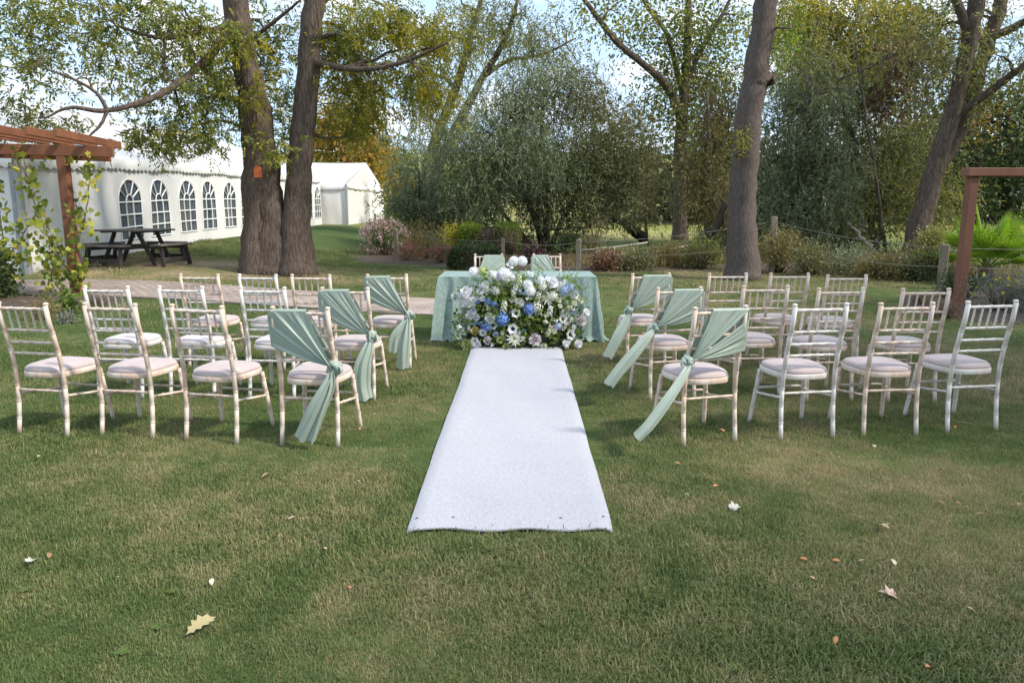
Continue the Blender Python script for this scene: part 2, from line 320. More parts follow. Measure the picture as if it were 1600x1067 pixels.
def sprays(C, kind, n, rad, L, W, droop=.3, tb=None, ts=.22):
    """leaves round cluster centres C -> P, D, L, W, tint"""
    k = len(C); ct = (RNG.normal(.5, .16, k) if tb is None else tb)
    if kind == 'ash':
        idx = np.repeat(np.arange(k), n); m = len(idx); o = C[idx] + RNG.normal(size=(m, 3)) * rad * np.array([1, 1, .7]); d = rdir(m, -droop * 2)
        ll = RNG.uniform(.75, 1.25, m) * L * 2.6; side = unit(np.cross(d, rdir(m, 1.2))); P = []; D = []; T = []
        for q in range(9):
            tt = (q // 2 + 1) / 5.; s = 0 if q == 8 else (1 if q % 2 else -1)
            P.append(o + d * (ll * min(tt, 1))[:, None]); D.append(d * .55 + side * s * .9 + np.array([0, 0, -.22])); T.append(ct[idx])
        P = np.concatenate(P); D = np.concatenate(D); T = np.concatenate(T)
    elif kind == 'willow':
        idx = np.repeat(np.arange(k), n); m = len(idx); o = C[idx] + RNG.normal(size=(m, 3)) * rad; d = rdir(m, -droop); P = []; D = []; T = []
        ll = RNG.uniform(.6, 1.4, m) * L * 4
        for q in range(8):
            tt = (q + .5) / 8; dd = unit(d + np.array([0, 0, -droop * tt * 1.6])); P.append(o + dd * (ll * tt)[:, None]); D.append(dd + rdir(m) * .65); T.append(ct[idx])
        P = np.concatenate(P); D = np.concatenate(D); T = np.concatenate(T)
    else:
        idx = np.repeat(np.arange(k), n); m = len(idx); off = RNG.normal(size=(m, 3)); P = C[idx] + off * rad; D = off * .6 + rdir(m) + np.array([0, 0, -droop]); T = ct[idx]
    m = len(P)
    return P, D, RNG.uniform(.7, 1.3, m) * L, RNG.uniform(.7, 1.3, m) * W, T + RNG.normal(0, ts * .6, m)
def gapnoise(P, s, seed):
    r = np.random.default_rng(seed); v = 0
    for i in range(5):
        k = r.normal(size=3) * s; v = v + np.sin(P @ k + r.uniform(0, 6.3))
    return v
def blob_pts(b, seed):
    """b = (centre, rx, ry, rz, n): cluster centres, fuller near the outside, in clumps"""
    c, rx, ry, rz, n = b
    P = rdir(int(n * 2.2)) * (RNG.uniform(0, 1, (int(n * 2.2), 1)) ** .45) * np.array([rx, ry, rz]) * (1 + .18 * RNG.normal(size=(int(n * 2.2), 1)))
    P = P + np.array(c); g = gapnoise(P, 1.6 / max(.5, min(rx, rz)) + .5, seed); return P[np.argsort(-g)[:n]]
def B(px, py, Y, rpx, rpy, dep, n):
    k = Y / FPX; return (at(px, py, Y), rpx * k, dep, rpy * k, n)
def wobble(pts, radii, sub=5, amp=.02, seed=0):
    """smooth a polyline (Catmull-Rom) and roughen it"""
    P = [np.array(tuple(p)) for p in pts]; P = [2 * P[0] - P[1]] + P + [2 * P[-1] - P[-2]]; out = []; rr = []; r = np.random.default_rng(seed)
    for i in range(1, len(P) - 2):
        for s in range(sub):
            t = s / sub; a, b_, c, d = P[i - 1:i + 3]
            out.append(.5 * (2 * b_ + (c - a) * t + (2 * a - 5 * b_ + 4 * c - d) * t * t + (3 * b_ - a - 3 * c + d) * t ** 3)); rr.append(radii[i - 1] * (1 - t) + radii[i] * t)
    out.append(P[-2]); rr.append(radii[-1]); out = np.array(out)
    out[1:-1] += r.normal(size=(len(out) - 2, 3)) * amp; return out, np.array(rr)
def stem_tube(mb, pts, rr, sides, seed=0, rough=.05):
    r = np.random.default_rng(seed); ph = r.uniform(0, 6.3, 4); an = np.arange(sides) * 2 * math.pi / sides
    jit = [1 + rough * (np.sin(an * 3 + ph[0] + i * .15) + .7 * np.sin(an * 5 + ph[1] - i * .1) + .5 * np.sin(an * 2 + ph[2] + i * .3)) + r.normal(size=sides) * rough * .35 for i in range(len(pts))]
    mb.tube(pts, rr, sides, jit=jit)
def branches(mb, skel, targets, r0, nmid=5, sides=4, sag=.12, seed=0):
    """grow a curved branch from the nearest skeleton node to each target; returns the new nodes"""
    r = np.random.default_rng(seed); nodes = np.array([s[:3] for s in skel]); rad = np.array([s[3] for s in skel]); new = []
    for tg in targets:
        d = np.linalg.norm(nodes - tg, axis=1) + np.maximum(0, nodes[:, 2] - tg[2] + .1) * .6
        j = int(np.argmin(d)); a = nodes[j]; L = np.linalg.norm(tg - a)
        if L < .05: continue
        bend = r.normal(size=3) * L * .1 + np.array([0, 0, sag * L]); ts = np.linspace(0, 1, nmid + 1)
        pts = a + (tg - a) * ts[:, None] + bend * (4 * ts * (1 - ts))[:, None] + r.normal(size=(nmid + 1, 3)) * L * .018 * (ts * (1 - ts) * 4)[:, None]
        ra = min(r0, rad[j] * .75); rs = ra * (1 - .75 * ts); mb.tube(pts, rs, sides, cap=False)
        for p, q in zip(pts[1:], rs[1:]): new.append((*p, q))
    return new
def tree(name, label, base, stems, crowns, bark, group=None, n1=14, n2=60, twig=.5, r1=.06, sides=14, rough=.05, cat='tree', flare=1.35, seed=1, stemname='trunk'):
    """stems: list of (points, radii); crowns: list of dict(mat, blobs, kind, n, rad, L, W, ...)"""
    base = Vector(base); root = empty(name, base, 0, label, cat, group); mb = MB(); skel = []
    for i, (pts, radii) in enumerate(stems):
        P, rr = wobble(pts, radii, 6, min(radii) * .12, seed + i)
        if i == 0 or abs(P[0][2] - base.z) < .3:
            h = np.linalg.norm(P - P[0], axis=1); rr = rr * (1 + (flare - 1) * np.exp(-h / (radii[0] * 1.6)))
        stem_tube(mb, P, rr, sides if radii[0] > .12 else 8, seed + i, rough)
        skel += [(*p, q) for p, q in zip(P[len(P) // 3 if i == 0 else 0:], rr[len(P) // 3 if i == 0 else 0:])]
    allC = []
    for ci, cr_ in enumerate(crowns):
        C = np.concatenate([blob_pts(b_, seed * 7 + ci * 3 + j) for j, b_ in enumerate(cr_['blobs'])])
        C[:, 2] = np.maximum(C[:, 2], gz(C[:, 0], C[:, 1]) + .08); cr_['C'] = C; allC.append(C)
    A = np.concatenate(allC); pick = RNG.permutation(len(A))
    L1 = A[pick[:n1]]; new = branches(mb, skel, L1, r1, 7, 6, seed=seed); skel += new
    L2 = A[pick[n1:n1 + n2]]; skel += branches(mb, skel, L2, r1 * .45, 5, 4, seed=seed + 1)
    k3 = int(len(A) * twig); branches(mb, skel, A[pick[n1 + n2:n1 + n2 + k3]], r1 * .16, 3, 3, seed=seed + 2)
    V = np.array(mb.v) - np.array(base); mb.v = [tuple(p) for p in V]; obj(stemname, mb, bark, root)
    for cr_ in crowns:
        P, D, L, W, T = sprays(cr_['C'], cr_['kind'], cr_['n'], cr_['rad'], cr_['L'], cr_['W'], cr_.get('droop', .3))
        leaves(cr_.get('name', 'crown'), cr_['mat'], root, P, D, L, W, T + cr_.get('tb', 0))
    return root

# ------------------------------------------------------------------ the ground
xs = np.unique(np.concatenate([np.arange(-14, 14.01, .5), np.linspace(14, 60, 24), np.linspace(60, 500, 20), -np.linspace(14, 60, 24), -np.linspace(60, 500, 20)]))
ys = np.unique(np.concatenate([np.arange(-6, 42.01, .5), np.linspace(42, 120, 40), np.linspace(120, 900, 40), np.linspace(-120, -6, 14)]))
X, Yg = np.meshgrid(xs, ys); V = np.stack([X, Yg, gz(X, Yg)], -1).reshape(-1, 3); nx = len(xs)
I = (np.arange(len(ys) - 1)[:, None] * nx + np.arange(nx - 1)[None]).ravel()
lawn = tag(obj('lawn', npmesh('lawn', V, np.stack([I, I + 1, I + nx + 1, I + nx], 1), True), M['lawn']), kind='structure')

# path of clay pavers: centre line given by points on the ground
PATH = np.array([(-15.5, 12.6), (-12, 12.95), (-9, 13.25), (-6.2, 13.15), (-3.8, 12.5), (-1.9, 11.75), (-.4, 11.3), (1.0, 11.1)]); PW = 1.85
pp, _ = wobble([(x, y, 0) for x, y in PATH], [0] * len(PATH), 10, 0); pl = pp[:, :2]
pt = np.gradient(pl, axis=0); pt /= np.linalg.norm(pt, axis=1)[:, None]; pn = np.stack([-pt[:, 1], pt[:, 0]], 1); ps = np.concatenate([[0], np.cumsum(np.linalg.norm(np.diff(pl, axis=0), axis=1))])
def path_at(s, o):
    x = np.interp(s, ps, pl[:, 0]); y = np.interp(s, ps, pl[:, 1]); a = np.interp(s, ps, pn[:, 0]); b_ = np.interp(s, ps, pn[:, 1]); return x + a * o, y + b_ * o, math.atan2(-a, b_)
mb = MB(); mb.grid([[(*path_at(s, o)[:2], float(gz(*path_at(s, o)[:2])) + .012) for o in np.linspace(-PW / 2, PW / 2, 5)] for s in np.linspace(0, ps[-1], 50)])
path = tag(obj('path', mb, M['joint']), kind='structure')
pmb = MB().box((0, 0, 0), (.205, .1, .03), bev=.006); pme = pmb.mesh('paver'); pme.materials.append(M['paver'])
spots = []
for r_ in range(int(PW / .11)):
    o = -PW / 2 + .055 + r_ * .11; s = .11 * (r_ % 2)
    while s < ps[-1] - .1: spots.append((s, o)); s += .215
def pdist(q): x, y, a = path_at(*q); return math.hypot(x + 1.8, y - 10.5)
spots.sort(key=pdist); rest = MB()
for i, q in enumerate(spots):
    x, y, a = path_at(*q); z = float(gz(x, y)) + .017 + random.uniform(-.003, .003)
    if i < 300:
        o = bpy.data.objects.new('paver', pme); COL.objects.link(o); o.parent = path; o.location = (x, y, z); o.rotation_euler = (random.uniform(-.01, .01), random.uniform(-.01, .01), a)
    else:
        ca, sa = math.cos(a), math.sin(a); h1, h2 = .1025, .05
        rest.add([(x + ca * u - sa * v, y + sa * u + ca * v, z + dz) for u, v, dz in ((-h1, -h2, .015), (h1, -h2, .015), (h1, h2, .015), (-h1, h2, .015), (-h1, -h2, -.01), (h1, -h2, -.01), (h1, h2, -.01), (-h1, h2, -.01))],
                 [(0, 1, 2, 3), (4, 5, 1, 0), (5, 6, 2, 1), (6, 7, 3, 2), (7, 4, 0, 3)])
tag(obj('paver_field', rest, M['paver'], path), kind='stuff')

# soil beds under the pergola posts and along the fence
def bed(name, pts, h=.05):
    c = np.mean(np.array(pts), 0); mb = MB(); n = 26; ring = []; P = [np.array(p) for p in pts]; k = len(P)
    per = []
    for i in range(k):
        for s in range(6):
            t = s / 6; a, b_, cc, d = P[i - 1], P[i], P[(i + 1) % k], P[(i + 2) % k]
            per.append(.5 * (2 * b_ + (cc - a) * t + (2 * a - 5 * b_ + 4 * cc - d) * t * t + (3 * b_ - a - 3 * cc + d) * t ** 3))
    G = []
    for f_ in (1, .93, .75, .5, .25, .02):
        G.append([(*(c + (p - c) * f_), float(gz(*(c + (p - c) * f_))) - .02 + (h + .02) * min(1, (1 - f_) * 6) + random.uniform(0, .025) * (f_ < 1)) for p in per + per[:1]])
    mb.grid(G); return tag(obj(name, mb, M['soil'], smooth=True), kind='structure')
bed('soil_bed', [(-8.6, 11.3), (-6.9, 10.9), (-6.2, 11.6), (-6.6, 12.2), (-8.4, 12.1), (-9.6, 11.8)])
bed('soil_bed', [(5.9, 10.2), (7.2, 9.6), (10, 9.8), (12, 12), (10, 14.5), (7.2, 13.3), (6.1, 11.5)])
bed('soil_bed', [(-5.0, 21.6), (-3.2, 20.6), (-.8, 18.6), (2.0, 17.6), (6, 17.6), (9.5, 15.6), (12.5, 16), (13, 21), (8, 24), (2, 25.5), (-2.5, 25), (-5.2, 26)], .06)

# ------------------------------------------------------------------ chairs
def bamboo(a, b, r, rings, rend=None, sides=10, curve=None):
    """turned rod with pairs of raised rings, from a to b"""
    a = np.array(a, float); b = np.array(b, float); L = np.linalg.norm(b - a); ts = {0., 1.}
    for q in rings:
        for d_ in (-.011, -.008, -.005, -.001, .001, .005, .008, .011): ts.add(min(1, max(0, q + d_ / L)))
    for q in np.linspace(0, 1, 9): ts.add(float(q))
    ts = sorted(ts); rr = []
    for t_ in ts:
        e = r if rend is None else r + (rend - r) * t_
        for q in rings:
            x = abs(t_ - q) * L
            if .0015 < x < .0075: e += .0038
            elif x <= .0015 or .0075 < x < .0105: e -= .003
        rr.append(e)
    P = [a + (b - a) * t_ + (curve(t_) if curve else 0) for t_ in ts]; return MB().tube(P, rr, sides)
def make_chair(wood, seat):
    """rear feet at y = 0, the sitter looks along +y"""
    root = empty('chiavari_chair'); hw = .178
    for s in (-1, 1):
        cv = lambda t_: np.array([0, .05 * math.sin(min(1, t_ / .92) * math.pi) + (-.012 if t_ > .5 else 0) * (t_ - .5), 0])
        mb = bamboo((s * (hw + .012), 0, 0), (s * (hw + .002), -.045, .905), .0145, [.13, .26, .385, .52, .66, .80], .0155, 10, cv)
        top = np.array(mb.v[-1]); c = np.array((s * (hw + .002), -.045, .905))
        mb.lathe([(.0155, 0), (.011, .003), (.0175, .008), (.018, .014), (.012, .021), (0.001, .023)], 10, c)
        obj('stile', mb, wood, root)
        obj('leg', bamboo((s * .205, .425, 0), (s * .172, .37, .405), .0135, [.3, .62, .88], .017), wood, root)
    yb = lambda z: -.045 * z / .905 + .05 * math.sin(min(1, z / .905 / .92) * math.pi)
    ys_ = lambda z: yb(z)
    def rail(z, nm, r=.0095): obj(nm, bamboo((-hw, ys_(z), z), (hw, ys_(z), z), r, [.25, .5, .75], None, 8), wood, root)
    rail(.882, 'top_rail', .0105)
    for z in (.735, .65, .572): rail(z, 'rail')
    for k in range(5):
        x = -hw + (k + 1) * 2 * hw / 6
        obj('spindle', bamboo((x, ys_(.735), .735), (x, ys_(.882), .882), .0068, [.35, .62], None, 7), wood, root)
    # seat frame: rounded trapezoid hoop
    def outline(k, n=40):
        P = []
        for i in range(n):
            a = 2 * math.pi * i / n; c, s = math.cos(a), math.sin(a); e = .62
            x = math.copysign(abs(c) ** e, c); y = math.copysign(abs(s) ** e, s); wd = .193 + .018 * y
            P.append((x * wd * k, .215 + y * .205 * k))
        return P
    mb = MB(); G = []
    for k, z in ((.9, .405), (.985, .405), (1, .41), (1, .436), (.985, .441), (.9, .441)): G.append([(x, y, z) for x, y in outline(k) + outline(k)[:1]])
    mb.grid(G); obj('seat_frame', mb, wood, root, smooth=False)
    mb = MB(); G = []
    for k, z in ((.93, .434), (.965, .443), (.972, .452), (.95, .464), (.88, .475), (.7, .484), (.4, .489), (.02, .490)): G.append([(x, y, z) for x, y in outline(k) + outline(k)[:1]])
    mb.grid(G); obj('cushion', mb, seat, root, smooth=True)
    obj('stretcher', bamboo((-.176, yb(.315), .315), (.176, yb(.315), .315), .009, [.33, .67], None, 8), wood, root)
    obj('stretcher', bamboo((-.185, .39, .27), (.185, .39, .27), .009, [.33, .67], None, 8), wood, root)
    for s in (-1, 1):
        obj('stretcher', bamboo((s * .182, yb(.285), .285), (s * .19, .395, .235), .009, [.33, .67], None, 8), wood, root)
    return root
proto = {'l': make_chair(M['lime'], M['seat']), 'w': make_chair(M['white_wood'], M['seat_white']), 'm': make_chair(M['white_wood'], M['seat'])}
used = set(); CHAIR = {}
WOODN = {'l': 'limewashed pink-beige', 'w': 'white-painted', 'm': 'whitewashed'}
ROWN = ['row farthest from the flower table', 'middle row', 'row next to the flower table']; SEATN = ['aisle seat', 'second from the aisle', 'third from the aisle', 'outermost seat']
def chair(kind, x, y, yaw, label, group):
    o = proto[kind] if kind not in used else copy_tree(proto[kind]); used.add(kind)
    o.location = onground(x, y); o.rotation_euler = (0, 0, R(yaw)); tag(o, label, 'chair', group); return o
# (x, y of the rear feet, yaw, wood)
LEFT = [[(-1.32, 4.61, -7, 'l'), (-2.00, 4.70, -13, 'l'), (-2.61, 4.80, -9, 'l'), (-3.20, 4.83, -11, 'l')],
        [(-1.30, 5.76, -3, 'l'), (-1.95, 5.80, -8, 'w'), (-2.62, 5.86, -7, 'w'), (-3.21, 5.86, -6, 'w')],
        [(-1.17, 6.92, 2, 'l'), (-1.87, 6.90, -5, 'l'), (-2.37, 6.92, -8, 'm'), (-2.93, 6.95, -4, 'l')]]
RIGHT = [[(1.30, 4.64, 16, 'l'), (1.99, 4.77, 9, 'm'), (2.58, 4.83, 6, 'l'), (3.20, 4.93, 9, 'm')],
         [(1.30, 5.78, 12, 'l'), (2.02, 5.90, 4, 'l'), (2.55, 5.74, 6, 'l'), (3.19, 5.70, 2, 'l')],
         [(1.31, 7.02, 9, 'l'), (2.05, 7.05, 5, 'l'), (2.64, 7.05, 2, 'l'), (3.10, 6.86, 2, 'l')]]
for side, rows, sn in (('L', LEFT, 'marquee side'), ('R', RIGHT, 'fence side')):
    for r_, row in enumerate(rows):
        for c_, (x, y, yaw, k) in enumerate(row):
            CHAIR[side, r_, c_] = chair(k, x, y, yaw, '%s chiavari chair, %s, %s, %s' % (WOODN[k], SEATN[c_], ROWN[r_], sn), 'chiavari chairs in rows either side of the aisle')
CHAIR['T', 0, 0] = chair('l', -.315, 9.95, 180 + 4, 'limewashed chiavari chair tucked behind the flower table, next to the marquee end', 'chairs behind the table')
CHAIR['T', 0, 1] = chair('l', .475, 9.98, 180 + 2, 'limewashed chiavari chair tucked behind the flower table, next to the fence end', 'chairs behind the table')

# ------------------------------------------------------------------ sashes
def sash(ch, flip, tails, label, knot_z=.53, cover=.62, low=.66, seed=0, gap=None, ribbon=False):
    """a cloth folded over one side of the top rail, gathered to a knot at the other stile; flip = +1 fans from -x to the knot at +x"""
    r = random.Random(seed); root = empty('chair_sash', ch.location, ch.rotation_euler.z, label, 'sash', 'sage sashes tied on chairs')
    hw = .185; yb = lambda z: -.045 * z / .905 + .05 * math.sin(min(1, z / .905 / .92) * math.pi)
    kx = flip * (hw + .005); K = np.array((kx, yb(knot_z) - .035, knot_z))
    p0 = np.array((-flip * (hw + .02), yb(low), low)); p1 = np.array((-flip * (hw + .015), yb(.895), .895)); p2 = np.array((-flip * hw + flip * 2 * hw * cover, yb(.895), .897))
    l0 = np.linalg.norm(p1 - p0); l1 = np.linalg.norm(p2 - p1)
    def edge(u):
        s = u * (l0 + l1)
        return p0 + (p1 - p0) * s / l0 if s < l0 else p1 + (p2 - p1) * (s - l0) / l1
    for face in (-1, 1):
        mb = MB(); nu, nv = 60, 26
        rngs = [(0, 1)] if gap is None or face > 0 else [(0, gap[0]), (gap[1], 1)]
        for (ua, ub) in rngs:
            G = []
            for j in range(nv + 1):
                v = j / nv; row = []
                for i in range(nu + 1):
                    u = ua + (ub - ua) * i / nu; e = edge(u); Kp = K + np.array((0, 0, (u - .5) * .035 * -1)) + np.array((flip * 0.02 * (u - .5), 0, 0))
                    if face > 0: Kp = Kp + np.array((0, .065, 0))
                    p = e + (Kp - e) * v; ease = math.sin(v * math.pi) 
                    pl_ = (math.sin(u * 46 + seed) * .5 + math.sin(u * 23 + 2 * seed) * .6 + .4 * math.sin(u * 71)) * (.0045 + .006 * v) * (1 - .25 * v)
                    off = (.020 + pl_ * 1.2 * min(1, v * 5 + .15)) * min(1, (1 - u) * 0 + 1)
                    p = p + np.array((0, face * (off + .004 * ease), -.012 * ease * (1 - u)))
                    row.append(p)
                G.append(row)
            mb.grid(G)
        obj('gathered_cloth' if face < 0 else 'front_cloth', mb, M['sash'], root)
    # the fold over the rail and round the outer stile
    mb = MB(); G = []
    for i in range(41):
        u = i / 40; e = edge(u); vert = u * (l0 + l1) < l0 * .93; row = []
        for a in np.linspace(0, math.pi, 9):
            d = np.array((-flip * math.sin(a) * .018, 0, 0)) if vert else np.array((0, 0, math.sin(a) * .014))
            row.append(e + d + np.array((0, -math.cos(a) * .0205, 0)))
        G.append(row)
    mb.grid(G); obj('fold', mb, M['sash'], root)
    # knot: bundled loops
    mb = MB()
    for q in range(5):
        ax = r.uniform(0, 3.14); ti = r.uniform(-.5, .5); rad = r.uniform(.026, .04); pts = []
        for i in range(15):
            a = i / 14 * 2 * math.pi; p = Vector((math.cos(a) * rad * 1.15, math.sin(a) * rad * .95 , 0)); p = Matrix.Rotation(ax, 3, 'Z') @ Matrix.Rotation(1.2 + ti, 3, 'X') @ Matrix.Rotation(ax * .6, 3, 'Y') @ p
            pts.append(p + Vector(K) + Vector((r.uniform(-.004, .004), .012, r.uniform(-.004, .004))))
        rr = [.0135 + .005 * math.sin(i * 1.7 + q) for i in range(15)]; mb.tube(pts, rr, 8)
    mb.lathe([(.001, -.03), (.022, -.024), (.032, 0), (.024, .022), (.001, .03)], 12, Vector(K) + Vector((0, .012, 0)))
    # a stray loop of cloth
    pts = [Vector(K) + Vector((flip * (.02 + .045 * math.sin(a)), .01 - .03 * math.sin(a), .03 * math.cos(a) - .01)) for a in np.linspace(0, math.pi, 9)]
    G = [[p + Vector((0, w_, 0)) for w_ in (-.02, -.007, .007, .02)] for p in pts]; mb.grid(G)
    obj('knot', mb, M['sash'], root)
    for ti, (pts, wid, tw) in enumerate(tails):
        P, _ = wobble([K + np.array((0, -.01, -.01))] + [K + np.array(p) for p in pts], [0] * (len(pts) + 1), 7, 0); n = len(P); mb = MB(); G = []
        T = np.gradient(P, axis=0); T = unit(T)
        for i in range(n):
            t_ = i / (n - 1); wd = .03 + (wid - .03) * min(1, t_ * 1.7) ** .8; ang = tw[0] + (tw[1] - tw[0]) * t_
            sd_ = np.cross(T[i], (0, 1, 0)); sd_ /= np.linalg.norm(sd_) + 1e-9; nn = np.cross(sd_, T[i]); ax = sd_ * math.cos(ang) + nn * math.sin(ang); nr = np.cross(T[i], ax); row = []
            for j in range(19):
                s = j / 18 - .5; fold = (math.sin(s * 15 + seed) * .55 + math.sin(s * 27 + 1.3 * seed + t_ * 2) * .3) * .014 * (1.15 - .55 * t_) + .03 * math.cos(s * 4) * (.3 + t_ * .7)
                row.append(P[i] + ax * s * wd + nr * fold + T[i] * (.006 * math.sin(s * 9 + seed) if i == n - 1 else 0))
            G.append(row)
        mb.grid(G); obj('tail', mb, M['sash'], root)
    return root
SL = 'sage green sash on the aisle chair, %s, %s'
sash(CHAIR['L', 0, 0], 1, [([(-.03, -.04, -.10), (-.09, -.06, -.22), (-.16, -.06, -.36), (-.215, -.05, -.46)], .105, (.5, .2)), ([(-.01, -.03, -.12), (-.07, -.05, -.27), (-.15, -.05, -.47)], .05, (-.4, .5))], SL % (ROWN[0], 'marquee side'), seed=1)
sash(CHAIR['L', 1, 0], 1, [([(-.02, -.05, -.09), (-.06, -.07, -.22), (-.075, -.06, -.38), (-.06, -.05, -.50)], .14, (.1, .4))], SL % (ROWN[1], 'marquee side'), seed=2, cover=.6, low=.68)
sash(CHAIR['L', 2, 0], 1, [([(-.05, -.04, -.10), (-.11, -.05, -.2), (-.14, -.04, -.34)], .13, (.2, .6)), ([(-.02, -.05, -.15), (-.045, -.06, -.32), (-.06, -.04, -.50)], .12, (-.2, .3))], SL % (ROWN[2], 'marquee side'), seed=3, cover=.58, low=.68)
sash(CHAIR['R', 0, 0], -1, [([(-.07, -.05, -.09), (-.19, -.09, -.22), (-.31, -.10, -.36), (-.39, -.09, -.44)], .10, (.2, .5))], SL % (ROWN[0], 'fence side'), seed=4, cover=.66, low=.62, gap=(.40, .52), knot_z=.575)
sash(CHAIR['R', 1, 0], -1, [([(-.07, -.05, -.06), (-.19, -.08, -.18), (-.31, -.09, -.31), (-.39, -.08, -.42)], .12, (.1, .4))], SL % (ROWN[1], 'fence side'), seed=5, cover=.62, low=.66, knot_z=.60)
sash(CHAIR['R', 2, 0], -1, [([(-.05, -.04, -.11), (-.13, -.06, -.26), (-.22, -.06, -.44)], .13, (.0, .5))], SL % (ROWN[2], 'fence side'), seed=6, cover=.7, low=.7, knot_z=.57)
sash(CHAIR['T', 0, 0], 1, [([(-.03, -.04, -.12), (-.07, -.05, -.3)], .12, (.1, .3))], 'pale sage sash on the chair behind the table, next to the marquee end', seed=7, cover=.66)
sash(CHAIR['T', 0, 1], -1, [([(.03, -.04, -.12), (.07, -.05, -.3)], .12, (.1, .3))], 'pale sage sash on the chair behind the table, next to the fence end', seed=8, cover=.55)

# ------------------------------------------------------------------ aisle runner
root = empty('aisle_runner', (0, 5.7, 0), 0, 'white carpet aisle runner laid on the grass up to the flowers', 'carpet')
mb = MB(); top = []; ny, nxr = 90, 28
for j in range(ny + 1):
    y = 3.30 + (8.15 - 3.30) * j / ny; row = []
    wv = .002 * math.sin(y * 2.3) + .001 * math.sin(y * 5.1 + 1)
    for i in range(nxr + 1):
        s = i / nxr - .5; wd = .99 + .003 * math.sin(y * 1.7); cx = -.01 + (y - 3.37) * .013
        e = math.exp(-(y - 3.30) * 5)
        yy = y + e * (.012 * math.sin(s * 17) + .03 * s * s - .01 * math.cos(s * 9)) 
        z = .036 + .003 * math.sin(y * 9 + s * 3) + .0025 * math.sin(s * 12 + y * 4) + .007 * e * max(0, math.cos(s * 7)) - .012 * math.exp(-(y - 3.30) * 22) + .004 * math.exp(-((y - 4.1) / .03) ** 2) + .006 * math.exp(-((y - 5.6 - s * .1) / .06) ** 2) + .005 * math.exp(-((y - 6.5) / .05) ** 2) - .020 * max(0, (abs(s) - .44) / .06) ** 2
        row.append((cx + s * wd + wv, yy - 5.7, z))
    top.append(row)
mb.grid(top)
per = [top[0][i] for i in range(nxr + 1)] + [top[j][nxr] for j in range(1, ny + 1)] + [top[ny][i] for i in range(nxr - 1, -1, -1)] + [top[j][0] for j in range(ny - 1, -1, -1)]
mb.grid([[p for p in per], [(p[0], p[1], p[2] - .008) for p in per]])
obj('carpet', mb, M['runner'], root)
for x in (-.455, -.29, .245, .455):
    i = round((x / .99 + .5) * nxr); p = top[2][i]; obj('eyelet', MB().lathe([(.001, .003), (.004, .003), (.006, .002), (.0075, 0)], 12), M['eyelet'], root, (p[0], p[1], p[2] + .001))

# ------------------------------------------------------------------ table and cloth
TX, TY, TZ = .065, 8.83, .752; TW, TD = 1.80, .74
root = empty('trestle_table', (TX, TY, 0), 0, 'trestle table hidden under the sage velvet cloth', 'table')
m_tab = surf('table_board', [(.4, (.5, .48, .44)), (.6, (.58, .55, .5))], rough=.5)
obj('tabletop', MB().box((0, 0, TZ - .02), (TW, TD, .035), bev=.008), m_tab, root)
for sx_ in (-1, 1):
    for sy in (-1, 1): obj('leg', MB().tube([(sx_ * .7, sy * .27, 0), (sx_ * .7, sy * .27, TZ - .03)], .014, 10), M['alu'], root)
vel, t, b, out = newmat('crushed_velvet')
tcn = N(t, 'ShaderNodeTexCoord'); n1 = N(t, 'ShaderNodeTexNoise', i_Scale=34.0, i_Detail=5.0, i_Roughness=.7, i_Distortion=2.2); mpn = N(t, 'ShaderNodeMapping'); mpn.inputs['Scale'].default_value = (1, 1, .55); t.links.new(tcn.outputs['Object'], mpn.inputs[0]); t.links.new(mpn.outputs[0], n1.inputs['Vector'])
rp = ramp(t, [(.34, (.17, .25, .22)), (.5, (.245, .335, .30)), (.66, (.38, .475, .435))]); t.links.new(n1.outputs[0], rp.inputs[0]); t.links.new(rp.outputs[0], b.inputs['Base Color'])
bp = N(t, 'ShaderNodeBump', i_Strength=.6, i_Distance=.012); t.links.new(n1.outputs[0], bp.inputs['Height']); t.links.new(bp.outputs[0], b.inputs['Normal'])
b.inputs['Roughness'].default_value = .5; b.inputs['Sheen Weight'].default_value = .2; b.inputs['Sheen Roughness'].default_value = .35; b.inputs['Sheen Tint'].default_value = (.75, .95, .9, 1)
mb = MB(); HX, HY = TW / 2 + .008, TD / 2 + .008; per = []
def rrect(n=420, rc=.03):
    out = []; L = [2 * HX, 2 * HY, 2 * HX, 2 * HY]; tot = sum(L)
    for i in range(n):
        s = i / n * tot; k = 0
        while s > L[k]: s -= L[k]; k += 1
        c = [(-HX, -HY), (HX, -HY), (HX, HY), (-HX, HY)]; a = np.array(c[k]); b_ = np.array(c[(k + 1) % 4]); p = a + (b_ - a) * s / L[k]
        nrm = np.array([(0, -1), (1, 0), (0, 1), (-1, 0)][k], float); dc = min(s, L[k] - s); tang = (b_ - a) / L[k]
        cs = math.exp(-dc / .14); d = nrm + tang * cs * (1 if s > L[k] / 2 else -1) * .9
        out.append((p, d, dc, k, s))
    return out
rr_ = rrect(); G = []
for j in range(23):
    v = j / 22; row = []
    for i, (p, d, dc, k, s) in enumerate(rr_ + rr_[:1]):
        cs = math.exp(-dc / .30); z = TZ + .004 - v * (TZ + .0) 
        fl = (.012 + .02 * cs) * v ** 1.1
        am = (.007 + .046 * cs + (.012 if k in (1, 3) else 0)) * v ** .5
        fo = am * (1 - 1.7 * abs(math.sin(s * 17 + k + .5 * v)) ** .8 + .5 * math.sin(s * 41 + 2 * k + v)) + .05 * cs * v
        if v > .93: fl += (v - .93) * .5 * (.6 + .6 * math.sin(i * .37) + .3 * math.sin(i * 1.1)); z = max(.012 + .012 * (1 + math.sin(i * .8)), z)
        q = p + d * (fl + fo); row.append((q[0], q[1], z))
    G.append(row)
mb.grid(G)
Gt = []
